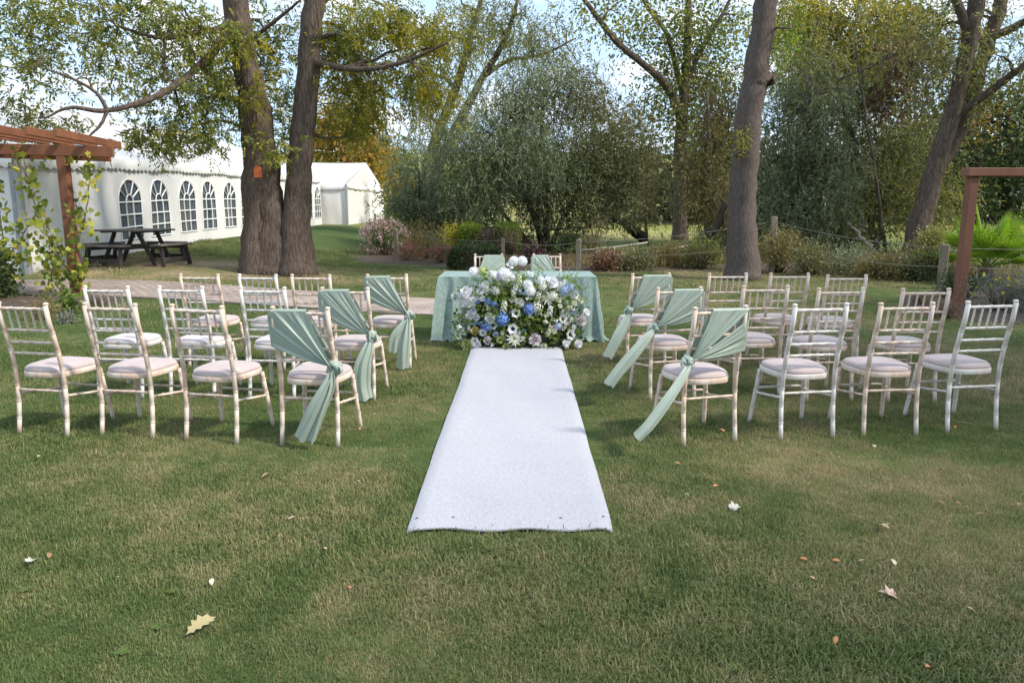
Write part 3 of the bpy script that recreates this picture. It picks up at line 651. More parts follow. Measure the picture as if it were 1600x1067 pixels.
for f_ in (1, .985, .8, .4, .0):
    Gt.append([(p[0] * f_, p[1] * f_, TZ + .004 + (.003 if f_ < 1 else 0) + .0015 * math.sin(p[0] * 9 + p[1] * 5) * (f_ < .9)) for p, *_ in rr_ + rr_[:1]])
mb.grid(Gt)
o = obj('tablecloth', mb, vel, None, (TX, TY, 0)); tag(o, 'sage green crushed velvet cloth draped to the grass over the table', 'tablecloth')

# ------------------------------------------------------------------ flower arrangement
FX, FY = .08, 8.12
root = empty('flower_arrangement', (FX, FY, .04), 0, 'low mound of white and blue flowers with greenery before the table', 'flower arrangement')
FM = {k: leafmat('petal_' + k, G3(*c), trans=.25, rough=.6, spec=.2) for k, c in dict(
    white=((.74, .74, .76), (.85, .85, .86), (.9, .9, .9)), cream=((.66, .67, .55), (.78, .78, .67), (.86, .85, .77)), blue=((.10, .19, .50), (.17, .30, .66), (.30, .45, .76)),
    paleblue=((.30, .40, .62), (.44, .53, .74), (.58, .65, .80)), yellow=((.5, .40, .12), (.66, .56, .22), (.72, .66, .36)), lime=((.35, .42, .14), (.5, .55, .24), (.62, .66, .36)), blush=((.60, .52, .54), (.72, .66, .68), (.8, .76, .78)), dark=((.012, .01, .014), (.02, .016, .022), (.03, .025, .03)), amber=((.28, .18, .04), (.4, .28, .08), (.5, .36, .12))).items()}
def petal(mb, o, d, n, L, W, cup=.2, nv=4):
    """a rounded cupped petal from o along d; n is its upper side"""
    o = Vector(o); d = Vector(d).normalized(); n = Vector(n); n = (n - d * n.dot(d)).normalized(); s = d.cross(n); G = []
    for i in range(nv + 1):
        t_ = i / nv; wd = W * math.sin(math.pi * (.12 + .80 * t_)) ** .8 * .5; cz = cup * L * t_ * t_
        G.append([o + d * L * t_ * (1 - .12 * abs(q)) + s * wd * q + n * (cz + .12 * wd * abs(q)) for q in (-1, 0, 1)])
    mb.grid(G)
def tinted(mb, name, seed):
    me = mb.mesh(name, True); r = np.random.default_rng(seed); a = me.attributes.new('tint', 'FLOAT', 'FACE'); a.data.foreach_set('value', np.clip(r.normal(.55, .22, len(me.polygons)), 0, 1).astype(np.float32)); return me
def fib(n): return [(math.sqrt(max(0, 1 - z * z)) * math.cos(i * 2.39996), math.sqrt(max(0, 1 - z * z)) * math.sin(i * 2.39996), z) for i in range(n) for z in [1 - 2 * (i + .5) / n]]
def f_pompon():
    mb = MB(); mb.lathe([(.001, -.8), (.55, -.6), (.8, 0), (.55, .6), (.001, .8)], 12)
    for d in fib(150):
        dv_ = Vector(d) ; t_ = dv_.cross(Vector((random.gauss(0, 1), random.gauss(0, 1), random.gauss(0, 1)))); petal(mb, dv_ * .72, dv_ + t_.normalized() * .35, dv_ + Vector((0, 0, .1)), .33, .22, .25, 2)
    return mb
def f_hydrangea():
    mb = MB(); mb.lathe([(.001, -.7), (.5, -.5), (.7, 0), (.5, .5), (.001, .7)], 12)
    for d in fib(58):
        dv_ = Vector(d) * random.uniform(.82, 1); n = Vector(d); a = n.orthogonal().normalized(); b_ = n.cross(a); ph = random.uniform(0, 6)
        for q in range(4):
            an = ph + q * math.pi / 2; petal(mb, dv_, a * math.cos(an) + b_ * math.sin(an) + n * .15, n, .2, .19, .1, 2)
    return mb
def f_rose():
    mb = MB()
    for lay, (k, el, r0, L, W) in enumerate(((5, 1.35, .08, .55, .5), (6, 1.1, .15, .65, .6), (7, .75, .2, .75, .7), (8, .35, .25, .8, .75), (8, .0, .25, .75, .7))):
        for q in range(k):
            a = q * 2 * math.pi / k + lay * .5; rd = Vector((math.cos(a), math.sin(a), 0)); d = rd * math.cos(el) + Vector((0, 0, math.sin(el))); petal(mb, rd * r0, d, Vector((0, 0, 1)) * math.cos(el) - rd * math.sin(el), L * random.uniform(.85, 1.1), W, .3, 4)
    return mb
def f_anemone():
    mb = MB()
    for lay in range(2):
        for q in range(6):
            a = q * math.pi / 3 + lay * .5 + random.uniform(-.1, .1); rd = Vector((math.cos(a), math.sin(a), 0)); petal(mb, rd * .08 + Vector((0, 0, .02 * lay)), rd + Vector((0, 0, .25 + .15 * lay)), Vector((0, 0, 1)), .95 - .12 * lay, .72, .18, 4)
    return mb
def f_dahlia():
    mb = MB()
    for lay in range(5):
        for q in range(12 - lay):
            a = q * 2 * math.pi / (12 - lay) + lay * .27; el = lay * .3; rd = Vector((math.cos(a), math.sin(a), 0)); petal(mb, rd * .1, rd * math.cos(el) + Vector((0, 0, math.sin(el))), Vector((0, 0, 1)) - rd * math.sin(el), 1 - lay * .13, .26, .12, 3)
    return mb
def f_spray(k=26):
    """a loose spike of small florets along z"""
    mb = MB(); mb.tube([(0, 0, -1), (.05, 0, 0), (0, 0, 1)], .03, 5)
    for i in range(k):
        z = -0.8 + 1.8 * i / k; a = i * 2.4; rr2 = .42 * (1 - .5 * (z + .8) / 1.8); c = Vector((math.cos(a) * rr2, math.sin(a) * rr2, z)); n = (c - Vector((0, 0, z - .1))).normalized(); u = n.orthogonal().normalized(); v = n.cross(u)
        for q in range(5):
            an = q * 1.2566 + i; petal(mb, c, u * math.cos(an) + v * math.sin(an) + n * .3, n, .24, .22, .1, 2)
    return mb
def f_small():
    mb = MB()
    for i in range(7):
        c = Vector((random.gauss(0, .45), random.gauss(0, .45), random.gauss(0, .3))); n = Vector((random.gauss(0, .5), random.gauss(0, .5), 1)).normalized(); u = n.orthogonal().normalized(); v = n.cross(u)
        for q in range(5): an = q * 1.2566 + i; petal(mb, c, u * math.cos(an) + v * math.sin(an) + n * .3, n, .42, .38, .2, 2)
    return mb
FK = dict(pompon_flower=f_pompon(), hydrangea=f_hydrangea(), rose=f_rose(), anemone=f_anemone(), dahlia=f_dahlia(), stock_spray=f_spray(), small_blossom=f_small()); FME = {}
def flower(kind, colr, x, z, r, dep=None, tilt=None):
    """x across, z above the grass, r radius (m); seated on the mound's face, looking out towards the aisle"""
    x0 = x - FX; zn = max(0, min(1, z / .95)); wide = .72 * (1 - zn ** 2.4 * .72)
    y = -.30 * math.sqrt(max(0, 1 - (x0 / .80) ** 2)) * (1 - zn * .62) + random.uniform(-.02, .02) if dep is None else dep
    key = (kind, colr)
    if key not in FME: me = tinted(FK[kind], kind, len(FME)); me.materials.append(FM[colr]); FME[key] = me
    o = obj(kind, FME[key], None, root); o.location = (x0, y, z - .04); o.scale = (r,) * 3
    n = Vector((x0 * .7 + random.uniform(-.25, .25), -1, .35 + (z - .35) * .9 + random.uniform(-.2, .2))).normalized()
    if kind == 'stock_spray': n = Vector((x0 * .9 + random.uniform(-.3, .3), -.35, 1)).normalized()
    o.rotation_euler = (n.to_track_quat('Z', 'Y') @ __import__('mathutils').Quaternion((0, 0, 1), random.uniform(0, 6.28))).to_euler()
    if kind == 'anemone':
        if 'ctr' not in FME:
            mb = MB(); mb.lathe([(.26, .05), (.27, .1), (.2, .2), (.001, .25)], 12)
            for i in range(26): a = i * 2 * math.pi / 26; mb.tube([(math.cos(a) * .2, math.sin(a) * .2, .12), (math.cos(a) * .36, math.sin(a) * .36, .17)], .018, 4)
            me = tinted(mb, 'flower_centre', 3); me.materials.append(FM['dark']); FME['ctr'] = me
        obj('flower_centre', FME['ctr'], None, o)
    return o
# measured in the close-up: (kind, colour, u, v, radius) with u, v in 1/5.333 px from (660, 380) at the arrangement's distance
FL = [('pompon_flower', 'white', 765, 145, 33), ('pompon_flower', 'white', 832, 145, 33), ('small_blossom', 'cream', 715, 160, 28), ('small_blossom', 'white', 735, 195, 25),
      ('pompon_flower', 'white', 432, 237, 35), ('hydrangea', 'lime', 505, 235, 36), ('pompon_flower', 'white', 590, 265, 36), ('pompon_flower', 'white', 690, 255, 48), ('rose', 'white', 640, 270, 38), ('pompon_flower', 'white', 755, 288, 22), ('rose', 'cream', 655, 315, 36),
      ('stock_spray', 'cream', 805, 300, 40), ('pompon_flower', 'white', 878, 342, 36), ('pompon_flower', 'white', 897, 390, 38), ('pompon_flower', 'white', 980, 308, 34), ('rose', 'white', 1075, 325, 46), ('hydrangea', 'cream', 1005, 355, 36), ('small_blossom', 'paleblue', 1015, 262, 26), ('small_blossom', 'white', 900, 240, 26), ('rose', 'white', 1045, 305, 30),
      ('pompon_flower', 'white', 610, 390, 34), ('rose', 'white', 525, 345, 32), ('dahlia', 'white', 490, 385, 40), ('small_blossom', 'cream', 560, 400, 26), ('small_blossom', 'paleblue', 815, 365, 30), ('small_blossom', 'paleblue', 830, 415, 24), ('stock_spray', 'white', 770, 385, 40), ('stock_spray', 'cream', 760, 425, 40),
      ('rose', 'white', 370, 410, 48), ('rose', 'white', 278, 452, 38), ('rose', 'white', 380, 488, 46), ('small_blossom', 'white', 440, 435, 25), ('rose', 'white', 502, 458, 24), ('hydrangea', 'blue', 548, 485, 30), ('hydrangea', 'blue', 598, 505, 26), ('small_blossom', 'blue', 575, 470, 26), ('stock_spray', 'cream', 680, 520, 46), ('pompon_flower', 'white', 812, 490, 34), ('small_blossom', 'cream', 760, 480, 28),
      ('hydrangea', 'blue', 888, 542, 42), ('hydrangea', 'cream', 950, 530, 46), ('stock_spray', 'cream', 960, 445, 40), ('dahlia', 'cream', 1030, 450, 52), ('hydrangea', 'cream', 1085, 435, 36), ('small_blossom', 'cream', 1130, 430, 28), ('hydrangea', 'paleblue', 1180, 385, 38), ('hydrangea', 'paleblue', 1235, 370, 32), ('rose', 'white', 1262, 425, 34), ('stock_spray', 'white', 1140, 360, 36), ('stock_spray', 'white', 1172, 330, 30),
      ('small_blossom', 'white', 880, 445, 24), ('stock_spray', 'white', 1060, 560, 40), ('small_blossom', 'white', 1250, 500, 20), ('rose', 'cream', 1310, 482, 30), ('rose', 'white', 1368, 588, 32), ('rose', 'blush', 1322, 650, 44), ('stock_spray', 'cream', 1212, 555, 36),
      ('anemone', 'white', 782, 578, 36), ('anemone', 'white', 755, 705, 40), ('anemone', 'white', 1168, 630, 36), ('anemone', 'white', 1230, 765, 40), ('anemone', 'white', 590, 682, 34), ('anemone', 'white', 443, 825, 40), ('rose', 'white', 568, 625, 42),
      ('hydrangea', 'blue', 668, 628, 50), ('hydrangea', 'blue', 525, 680, 36), ('small_blossom', 'blue', 475, 660, 32), ('hydrangea', 'blue', 545, 700, 26), ('small_blossom', 'paleblue', 405, 672, 28), ('small_blossom', 'blue', 830, 720, 24), ('rose', 'paleblue', 612, 755, 22),
      ('rose', 'white', 400, 600, 34), ('rose', 'white', 455, 618, 28), ('rose', 'yellow', 440, 732, 34), ('rose', 'white', 508, 740, 30), ('stock_spray', 'white', 320, 730, 40), ('small_blossom', 'white', 375, 722, 26), ('rose', 'blush', 545, 805, 32), ('rose', 'white', 460, 840, 30),
      ('dahlia', 'cream', 765, 785, 56), ('rose', 'blush', 940, 795, 46), ('small_blossom', 'white', 820, 765, 20), ('rose', 'lime', 650, 800, 28), ('rose', 'lime', 700, 858, 28), ('rose', 'lime', 375, 850, 44), ('small_blossom', 'white', 580, 880, 24), ('rose', 'cream', 1010, 858, 26),
      ('small_blossom', 'cream', 1040, 650, 30), ('stock_spray', 'cream', 1050, 735, 32), ('small_blossom', 'white', 1095, 642, 24), ('hydrangea', 'paleblue', 1130, 690, 28), ('stock_spray', 'blush', 1180, 690, 34), ('rose', 'blush', 1098, 705, 26), ('stock_spray', 'white', 1250, 720, 34), ('stock_spray', 'white', 1230, 650, 30),
      ('stock_spray', 'white', 1215, 840, 34), ('rose', 'white', 1300, 848, 34), ('rose', 'white', 1190, 838, 28), ('small_blossom', 'white', 900, 610, 18), ('small_blossom', 'cream', 1030, 590, 22), ('small_blossom', 'white', 565, 555, 20), ('small_blossom', 'white', 545, 520, 22)]
for k, c, u, v, r_ in FL:
    px, py = u / 5.333 + 660, v / 5.333 + 380; zz_ = at(px, py, FY - .15).z; Yq = FY - .25 + .25 * max(0, zz_) ; p = at(px, py, Yq); flower(k, c, p.x, max(.05, p.z), r_ / 5.333 / FPX * 8.0 * 1.3)
for i in range(46):
    z = random.uniform(.12, .72); hw_ = .62 * math.sqrt(max(.05, 1 - abs(z / .95 - .45) ** 2 * 2.2)); k = random.choice(['small_blossom', 'rose', 'rose', 'stock_spray', 'small_blossom']); c = random.choice(['white', 'white', 'cream', 'cream', 'blush' if z < .4 else 'white', 'paleblue'])
    flower(k, c, FX + random.uniform(-1, 1) * hw_, z, random.uniform(.024, .036))
# greenery: leafy shoots through the mound
def mound(n, zlo, zhi, k=1.0):
    z = RNG.uniform(zlo, zhi, n); zn = z / .95; hw = .70 * np.sqrt(np.clip(1 - np.abs(zn - .38) ** 2.0 * 2.4, .02, 1)); x = np.clip(RNG.normal(0, .5, n), -1, 1) * hw
    y = -.30 * np.sqrt(np.clip(1 - (x / .85) ** 2, 0, 1)) * (1 - zn * .62) * RNG.uniform(.2, 1.02, n) * k; return np.stack([x, y, z - .04], 1) + np.array([FX, FY, .04])
class _L: location = (FX, FY, .04)
def fol(name, n, zlo, zhi, mat, kind, L, W, per, rad, tb=0, k=1.):
    C = mound(n, zlo, zhi, k); P, D, L_, W_, T = sprays(C, kind, per, rad, L, W, -.1); D[:, 1] -= .5; leaves(name, M[mat], root, P, D, L_, W_, T + tb, 'stuff')
fol('foliage', 240, .03, .70, 'green_leaf', 'simple', .055, .024, 11, .035, .35); fol('foliage', 190, .08, .80, 'bright_leaf', 'willow', .035, .014, 3, .02, .05, 1.06)
fol('foliage', 110, .02, .35, 'dark_leaf', 'simple', .06, .035, 9, .04, .25, .85); fol('fern', 60, .05, .45, 'silver_leaf', 'ash', .03, .012, 2, .02)
mb = MB(); G = []
for i in range(9):
    z = i / 8 * .62; zn = z / .95; row = []
    for j in range(17):
        a = math.pi * j / 16; row.append((-math.cos(a) * .62 * (1 - zn * .5), -math.sin(a) * .21 * (1 - zn * .6), z))
    G.append(row)
mb.grid(G); obj('dark_core', mb, surf('dark_core_green', [(.3, (.015, .025, .01)), (.7, (.04, .06, .02))], scale=20, rough=1, bump=1), root)  # plain dark core added inside the mound, showing only between the flowers

# ------------------------------------------------------------------ picnic table
pc = gp(209, 404); pc = onground(-8.55, 16.9)
root = empty('picnic_table', pc, R(-14), 'dark wooden picnic table with four attached benches beside the marquee', 'picnic table')
for k in range(7): obj('tabletop_plank', MB().box((0, -.51 + k * .17, .755), (1.18, .158, .04), bev=.008), M['picnic_top'], root)
for s in (-1, 1): obj('batten', MB().box((s * .4, 0, .72), (.07, 1.14, .03), bev=.005), M['picnic'], root)
for q in range(4):
    Mq = Matrix.Rotation(q * math.pi / 2, 3, 'Z')
    def pb(name, a, b_, wd, th, mat, up=(0, 0, 1)): return obj(name, MB().bar(Mq @ Vector(a), Mq @ Vector(b_), wd, th, Mq @ Vector(up), .006), mat, root)
    for k in range(2): pb('bench_plank', (-.52, -1.0 + k * .155, .44), (.52, -1.0 + k * .155, .44), .145, .04, M['picnic_top'])
    for s in (-1, 1):
        pb('bench_leg', (s * .44, -1.03, -.03), (s * .40, -.96, .42), .05, .09, M['picnic'], (0, 1, 0))
        pb('bench_bearer', (s * .30, -1.04, .385), (s * .30, -.05, .385), .045, .075, M['picnic'])
    pb('foot_rail', (-.45, -1.015, .12), (.45, -1.015, .12), .04, .095, M['picnic'])
    pb('table_leg', (-.3, -.72, -.03), (-.3, -.30, .72), .045, .095, M['picnic'], (0, 1, 0))

# ------------------------------------------------------------------ marquee
def wall_panel(name, a, b_, z0a, z0b, h, root, wins=(), ripple=.02, mat=None):
    """white sheet between two poles from a to b (x, y); wins = [(centre, width, sill, spring)] along it"""
    a = np.array(a); b_ = np.array(b_); L = np.linalg.norm(b_ - a); t_ = (b_ - a) / L; n = np.array((t_[1], -t_[0])); mb = MB(); us = set(np.linspace(0, L, 33))
    for c, wd, sill, spr in wins: us |= set(np.linspace(c - wd / 2, c + wd / 2, 17))
    us = sorted(us); sd_ = random.uniform(0, 9)
    def P(u, v): z0 = z0a + (z0b - z0a) * u / L; r_ = ripple * (math.sin(u * 4.3 + sd_) * .6 + math.sin(u * 9.1 + sd_ * 2 + v) * .35 + .5 * math.sin(v * 3 + u * 2)) * math.sin(min(1, u / L) * math.pi) ** .5; q = a + t_ * u + n * r_; return (q[0], q[1], z0 + v)
    def arch(u):
        for c, wd, sill, spr in wins:
            x = abs(u - c) / (wd / 2)
            if x <= 1.0001: return sill, spr + math.sqrt(max(0, 1 - x * x)) * wd / 2
        return None
    for u0, u1 in zip(us[:-1], us[1:]):
        m_ = arch((u0 + u1) / 2); spans = [(-.03, h, -.03, h)]
        if m_: A0, A1 = arch(u0) or m_, arch(u1) or m_; spans = [(-.03, A0[0], -.03, A1[0]), (A0[1], h, A1[1], h)]
        for l0, h0, l1, h1 in spans:
            k = 6; mb.grid([[P(u0, l0 + (h0 - l0) * i / k), P(u1, l1 + (h1 - l1) * i / k)] for i in range(k + 1)])
    obj(name, mb, mat or M['pvc'], root)
    for c, wd, sill, spr in wins:
        off = -.015; Q = lambda u, v, o=off: tuple(np.array(P(u, v)) + np.array((n[0], n[1], 0)) * o)
        mb = MB(); us2 = np.linspace(c - wd / 2, c + wd / 2, 25); mb.grid([[Q(u, sill + (arch(u)[1] - sill) * i / 10) for i in range(11)] for u in us2]); wn = obj('window', mb, M['window'], root)
        mb = MB(); bw = .022
        def strip(pts, w_=bw): mb.tube(pts, w_, 4, smooth=False)
        rad = wd / 2
        strip([Q(c + rad * math.cos(a_), spr + rad * math.sin(a_), .012) for a_ in np.linspace(0, math.pi, 21)]); strip([Q(c - rad, v, .012) for v in np.linspace(sill, spr, 6)]); strip([Q(c + rad, v, .012) for v in np.linspace(sill, spr, 6)])
        hh = (spr - sill)
        for v in (sill, sill + hh / 3, sill + 2 * hh / 3, spr): strip([Q(u, v, .012) for u in np.linspace(c - rad, c + rad, 7)])
        for u in (c - rad / 3, c + rad / 3): strip([Q(u + .006 * math.sin(v * 9), v, .012) for v in np.linspace(sill, spr, 9)])
        strip([Q(c + rad * .33 * math.cos(a_), spr + rad * .33 * math.sin(a_), .012) for a_ in np.linspace(0, math.pi, 11)])
        for a_ in (.6, 1.15, 2.0, 2.54): strip([Q(c + rad * k_ * math.cos(a_), spr + rad * k_ * math.sin(a_), .012) for k_ in (.33, .66, 1)])
        obj('glazing_bars', mb, M['muntin'], wn)
def valance(a, b_, za, zb, root, drop=.30, out=.035):
    a = np.array(a); b_ = np.array(b_); L = np.linalg.norm(b_ - a); t_ = (b_ - a) / L; n = np.array((t_[1], -t_[0])); mb = MB(); k = max(8, int(L / .04)); G = []
    for i in range(k + 1):
        u = L * i / k; z = za + (zb - za) * i / k; row = []; dr = drop - .06 * abs(math.cos(u * math.pi / .22)); sag = .03 * math.sin(u / L * math.pi)
        for j in range(6): v = j / 5; q = a + t_ * u + n * (out + .05 * math.sin(v * 2.2) + .012 * math.sin(u * 5 + v * 2)); row.append((q[0], q[1], z - v * dr - sag * v))
        G.append(row)
    mb.grid(G); obj('valance', mb, M['pvc'], root)
def roof_panel(e0, e1, r0, r1, root, nm='roof_panel', sag=.10):
    e0, e1, r0, r1 = map(np.array, (e0, e1, r0, r1)); mb = MB(); G = []
    for i in range(13):
        s = i / 12; row = []
        for j in range(11):
            t_ = j / 10; p = (e0 * (1 - s) + e1 * s) * (1 - t_) + (r0 * (1 - s) + r1 * s) * t_; row.append(tuple(p + np.array((0, 0, -sag * math.sin(s * math.pi) ** .7 * (.5 + .5 * math.sin(t_ * math.pi))))))
        G.append(row)
    mb.grid(G); obj(nm, mb, M['pvc_roof'], root)
def pole(x, y, z0, z1, root, r_=.045): obj('pole', MB().box((x, y, (z0 + z1) / 2), (r_ * 2, r_ * 2.4, z1 - z0), bev=.006), M['alu'], root)
tent = empty('marquee', onground(-15, 26), 0, 'long white marquee with arched windows and scalloped eaves beside the lawn', 'marquee'); tent.matrix_world = Matrix.Translation((0, 0, 0)); tent.location = (0, 0, 0)
WX, RX, OX = -9.85, -15.0, -20.0; EH = 2.38; YS = [15.0 + 3.4 * i for i in range(8)]; YS[-1] = 38.6; g0 = lambda y: float(gz(-10, y))
for i, (ya, yb_) in enumerate(zip(YS[:-1], YS[1:])):
    za, zb = g0(ya), g0(yb_); wins = [] if i == 0 else [(.9, 1.14, .36, 1.31), (2.5, 1.14, .36, 1.31)]
    wall_panel('wall_panel', (WX, ya), (WX, yb_), za, zb, EH, tent, wins); valance((WX, ya), (WX, yb_), za + EH + .02, zb + EH + .02, tent)
    ra, rb = za + 4.3, zb + 4.3
    roof_panel((WX + .04, ya, za + EH + .03), (WX + .04, yb_, zb + EH + .03), (RX, ya, ra), (RX, yb_, rb), tent); roof_panel((OX, ya, za + EH + .03), (OX, yb_, zb + EH + .03), (RX, ya, ra), (RX, yb_, rb), tent)
    wall_panel('wall_panel', (OX, yb_), (OX, ya), zb, za, EH, tent)
    mb = MB(); mb.tube([(WX + .05, ya, za + EH + .045), (RX, ya, ra + .02)], .03, 6); obj('roof_seam', mb, M['pvc'], tent)
for y in YS: pole(WX - .09, y, g0(y) - .02, g0(y) + EH, tent)
z0 = g0(15)
pole(WX + .05, 15.0 - .06, z0 - .02, z0 + EH - .3, tent, .05)
wall_panel('end_wall', (OX, 15.0), (WX, 15.0), z0, z0, EH, tent, mat=M['pvc']); valance((OX, 14.98), (WX, 14.98), z0 + EH + .02, z0 + EH + .02, tent)
mb = MB().add([(OX, 15, z0 + EH), (WX, 15, z0 + EH), (RX, 15, z0 + 4.3)], [(0, 1, 2)]); obj('gable', mb, M['pvc'], tent)
yE = YS[-1]; zE = g0(yE); mb = MB().add([(OX, yE, zE - .02), (WX, yE, zE - .02), (WX, yE, zE + EH), (RX, yE, zE + 4.3), (OX, yE, zE + EH)], [(0, 1, 2, 3, 4)]); obj('end_wall', mb, M['pvc'], tent)
# the annexe at the far end: its ridge runs across, its gable looks towards the garden
tent2 = empty('marquee_annexe', (0, 0, 0), 0, 'small white marquee annexe with plain walls at the far end of the marquee', 'marquee')
AX0, AX1, AY0, AY1 = -14.5, -8.6, 38.9, 50.2; zA = .62; EA = 2.12; RA = 3.55
for xa, xb in ((-14.5, -11.6), (-11.6, -8.6)):
    wall_panel('wall_panel', (xa, AY0), (xb, AY0), zA, zA, EA, tent2, ripple=.03); valance((xa, AY0), (xb, AY0), zA + EA + .02, zA + EA + .02, tent2)
    ym = (AY0 + AY1) / 2; roof_panel((xa, AY0 - .04, zA + EA + .03), (xb, AY0 - .04, zA + EA + .03), (xa, ym, zA + RA), (xb, ym, zA + RA), tent2, sag=.05); roof_panel((xa, AY1, zA + EA), (xb, AY1, zA + EA), (xa, ym, zA + RA), (xb, ym, zA + RA), tent2, sag=.05)
ym = (AY0 + AY1) / 2
for ya, yb_ in ((AY0, ym), (ym, AY1)): wall_panel('wall_panel', (AX1, ya), (AX1, yb_), zA, zA, EA, tent2, ripple=.03); valance((AX1, ya), (AX1, yb_), zA + EA + .02, zA + EA + .02, tent2, drop=.22)
obj('gable', MB().add([(AX1, AY0, zA + EA), (AX1, AY1, zA + EA), (AX1, ym, zA + RA)], [(0, 1, 2)]), M['pvc'], tent2)
pole(AX1 + .03, AY0 - .05, zA - .02, zA + EA, tent2, .05)

# ------------------------------------------------------------------ pergolas
lp = Vector((-7.27, 12.25, 0)); lp.z = float(gz(lp.x, lp.y)); root = empty('pergola', lp, 0, 'orange-brown timber pergola carrying a vine, in front of the marquee', 'pergola')
obj('post', MB().box((0, 0, 1.2), (.15, .15, 2.46), bev=.01), M['pergola'], root)
obj('post', MB().box((-3.0, -.1, 1.2), (.15, .15, 2.46), bev=.01), M['pergola'], root)
obj('beam', MB().bar((-3.6, -.09, 2.47), (.85, -.04, 2.36), .06, .17, bev=.006), M['pergola'], root)
obj('beam', MB().bar((-3.6, .16, 2.44), (.72, .10, 2.30), .06, .17, bev=.006), M['pergola'], root)
for k in range(7):
    x = .42 - k * .42; zt = 2.44 + .024 * k + .12; obj('rafter', MB().bar((x + .16, -1.1, zt), (x - .1, 1.2, zt), .06, .12, bev=.006), M['pergola'], root)
rp_ = onground(6.88, 11.26); root = empty('pergola', rp_, R(2), 'dull red timber pergola post and beam beside the fan palm', 'pergola')
obj('post', MB().box((0, 0, .98), (.14, .14, 2.0), bev=.012), M['pergola2'], root)
obj('beam', MB().bar((-.14, -.02, 2.05), (4.2, .1, 2.06), .2, .125, bev=.01), M['pergola2'], root)
obj('post', MB().box((3.6, .08, .98), (.14, .14, 2.0), bev=.012), M['pergola2'], root)

# ------------------------------------------------------------------ trees
def V3(*a): return [at(x, y, Y) for x, y, Y in a]
ab = gp(432, 428); AYY = ab.y
def ashp(*pts): return [at(x, y, AYY + d) for x, y, d in pts]
ash_stems = [([ab + Vector((-.35, 0, -.12))] + ashp((405, 340, 0), (402, 250, 0), (392, 150, 0), (372, 30, 0), (352, -90, 0), (330, -260, .3)), [.40, .31, .285, .27, .265, .25, .2]),
             ([ab + Vector((-.05, -.1, -.12))] + ashp((426, 350, -.02), (420, 290, .03), (408, 200, .06), (396, 110, .08)), [.33, .30, .27, .24, .18]),
             ([ab + Vector((.42, 0, -.12))] + ashp((462, 345, 0), (468, 260, 0), (478, 150, 0), (489, 30, 0), (498, -100, 0), (520, -280, 0)), [.36, .30, .26, .245, .225, .21, .15]),
             (ashp((372, 30, 0), (320, 95, -1), (250, 148, -2), (168, 173, -2.6), (110, 168, -3), (70, 185, -3.2)), [.10, .075, .06, .045, .03, .015]),
             (ashp((168, 173, -2.6), (155, 198, -2.7), (128, 222, -2.8)), [.035, .025, .012]), (ashp((168, 173, -2.6), (150, 145, -2.7), (110, 122, -3), (60, 105, -3.2)), [.04, .03, .022, .012]),
             (ashp((483, 95, 0), (530, 106, -.6), (580, 108, -1), (640, 94, -1.2), (700, 66, -1.4)), [.08, .06, .05, .04, .02]), (ashp((640, 94, -1.2), (658, 115, -1.3), (682, 165, -1.4)), [.03, .022, .01]),
             (ashp((372, 20, 0), (345, 45, -.3), (318, 48, -.8), (255, 60, -1.5), (180, 40, -2)), [.09, .07, .055, .04, .02]), (ashp((395, 60, -.2), (440, 25, -.4), (470, 0, -.6)), [.05, .035, .02]), (ashp((258, 60, -1.5), (256, 100, -1.7), (258, 130, -1.8)), [.035, .03, .02])]
tree('ash_tree', 'big ash tree with twin trunks forking near the ground beside the paved path', ab, ash_stems, [
    dict(mat=M['ash'], kind='ash', n=6, rad=.22, L=.095, W=.034, tb=-.03, blobs=[B(50, 40, 14, 90, 65, 1.4, 62), B(40, 130, 14, 75, 55, 1.2, 38), B(150, 40, 15, 85, 55, 1.4, 50), B(235, 50, 15, 75, 60, 1.4, 62), B(225, 125, 15, 70, 40, 1.2, 32), B(300, 130, 15.5, 55, 75, 1.0, 62), B(320, 50, 15.5, 60, 55, 1.2, 48),
        B(60, 200, 14.5, 55, 28, .8, 22), B(240, 215, 15.2, 48, 30, .8, 42), B(310, 205, 15.5, 40, 30, .8, 28), B(345, 120, 16.5, 40, 90, .8, 50), B(425, 60, 17.6, 45, 65, .8, 55), B(430, 180, 18, 40, 55, .8, 40), B(420, 235, AYY - .55, 28, 13, .2, 12)]),
    dict(mat=M['ash'], kind='ash', n=6, rad=.22, L=.095, W=.034, tb=.15, blobs=[B(540, 50, 16.8, 60, 60, 1.2, 85), B(610, 40, 16.4, 75, 50, 1.3, 85), B(560, 130, 17, 60, 45, 1.1, 60), B(640, 120, 16.4, 55, 50, 1, 50), B(570, 190, 17.2, 55, 35, .9, 42), B(520, 90, 17.6, 40, 90, .8, 40)]),
    dict(mat=M['ash_yellow'], kind='ash', n=4, rad=.2, L=.095, W=.03, name='yellowing_crown', blobs=[B(690, 55, 16, 42, 55, .9, 55), B(690, 145, 16, 38, 38, .8, 38), B(405, 150, AYY - .6, 26, 30, .2, 14), B(385, 85, AYY - .8, 30, 30, .3, 8)]),
    dict(mat=M['ash'], kind='simple', n=26, rad=.35, L=.17, W=.10, name='upper_crown', blobs=[B(260, -330, 16.5, 330, 170, 4, 80), B(560, -360, 17, 260, 170, 4, 60)])],
    M['bark'], n1=26, n2=110, twig=.55, r1=.05, sides=26, rough=.035, flare=1.45, seed=11)
tg = at(403, 270, AYY - .43); o = obj('tree_tag', MB().box((0, 0, 0), (.17, .02, .20), bev=.006).add([(-.085, -.0, .1), (.085, 0, .1), (0.0, 0, .16)], [(0, 1, 2)]), M['orange'], None, tg, (R(4), 0, R(5))); tag(o, 'small orange tag fixed to the trunk of the big ash', 'tag')

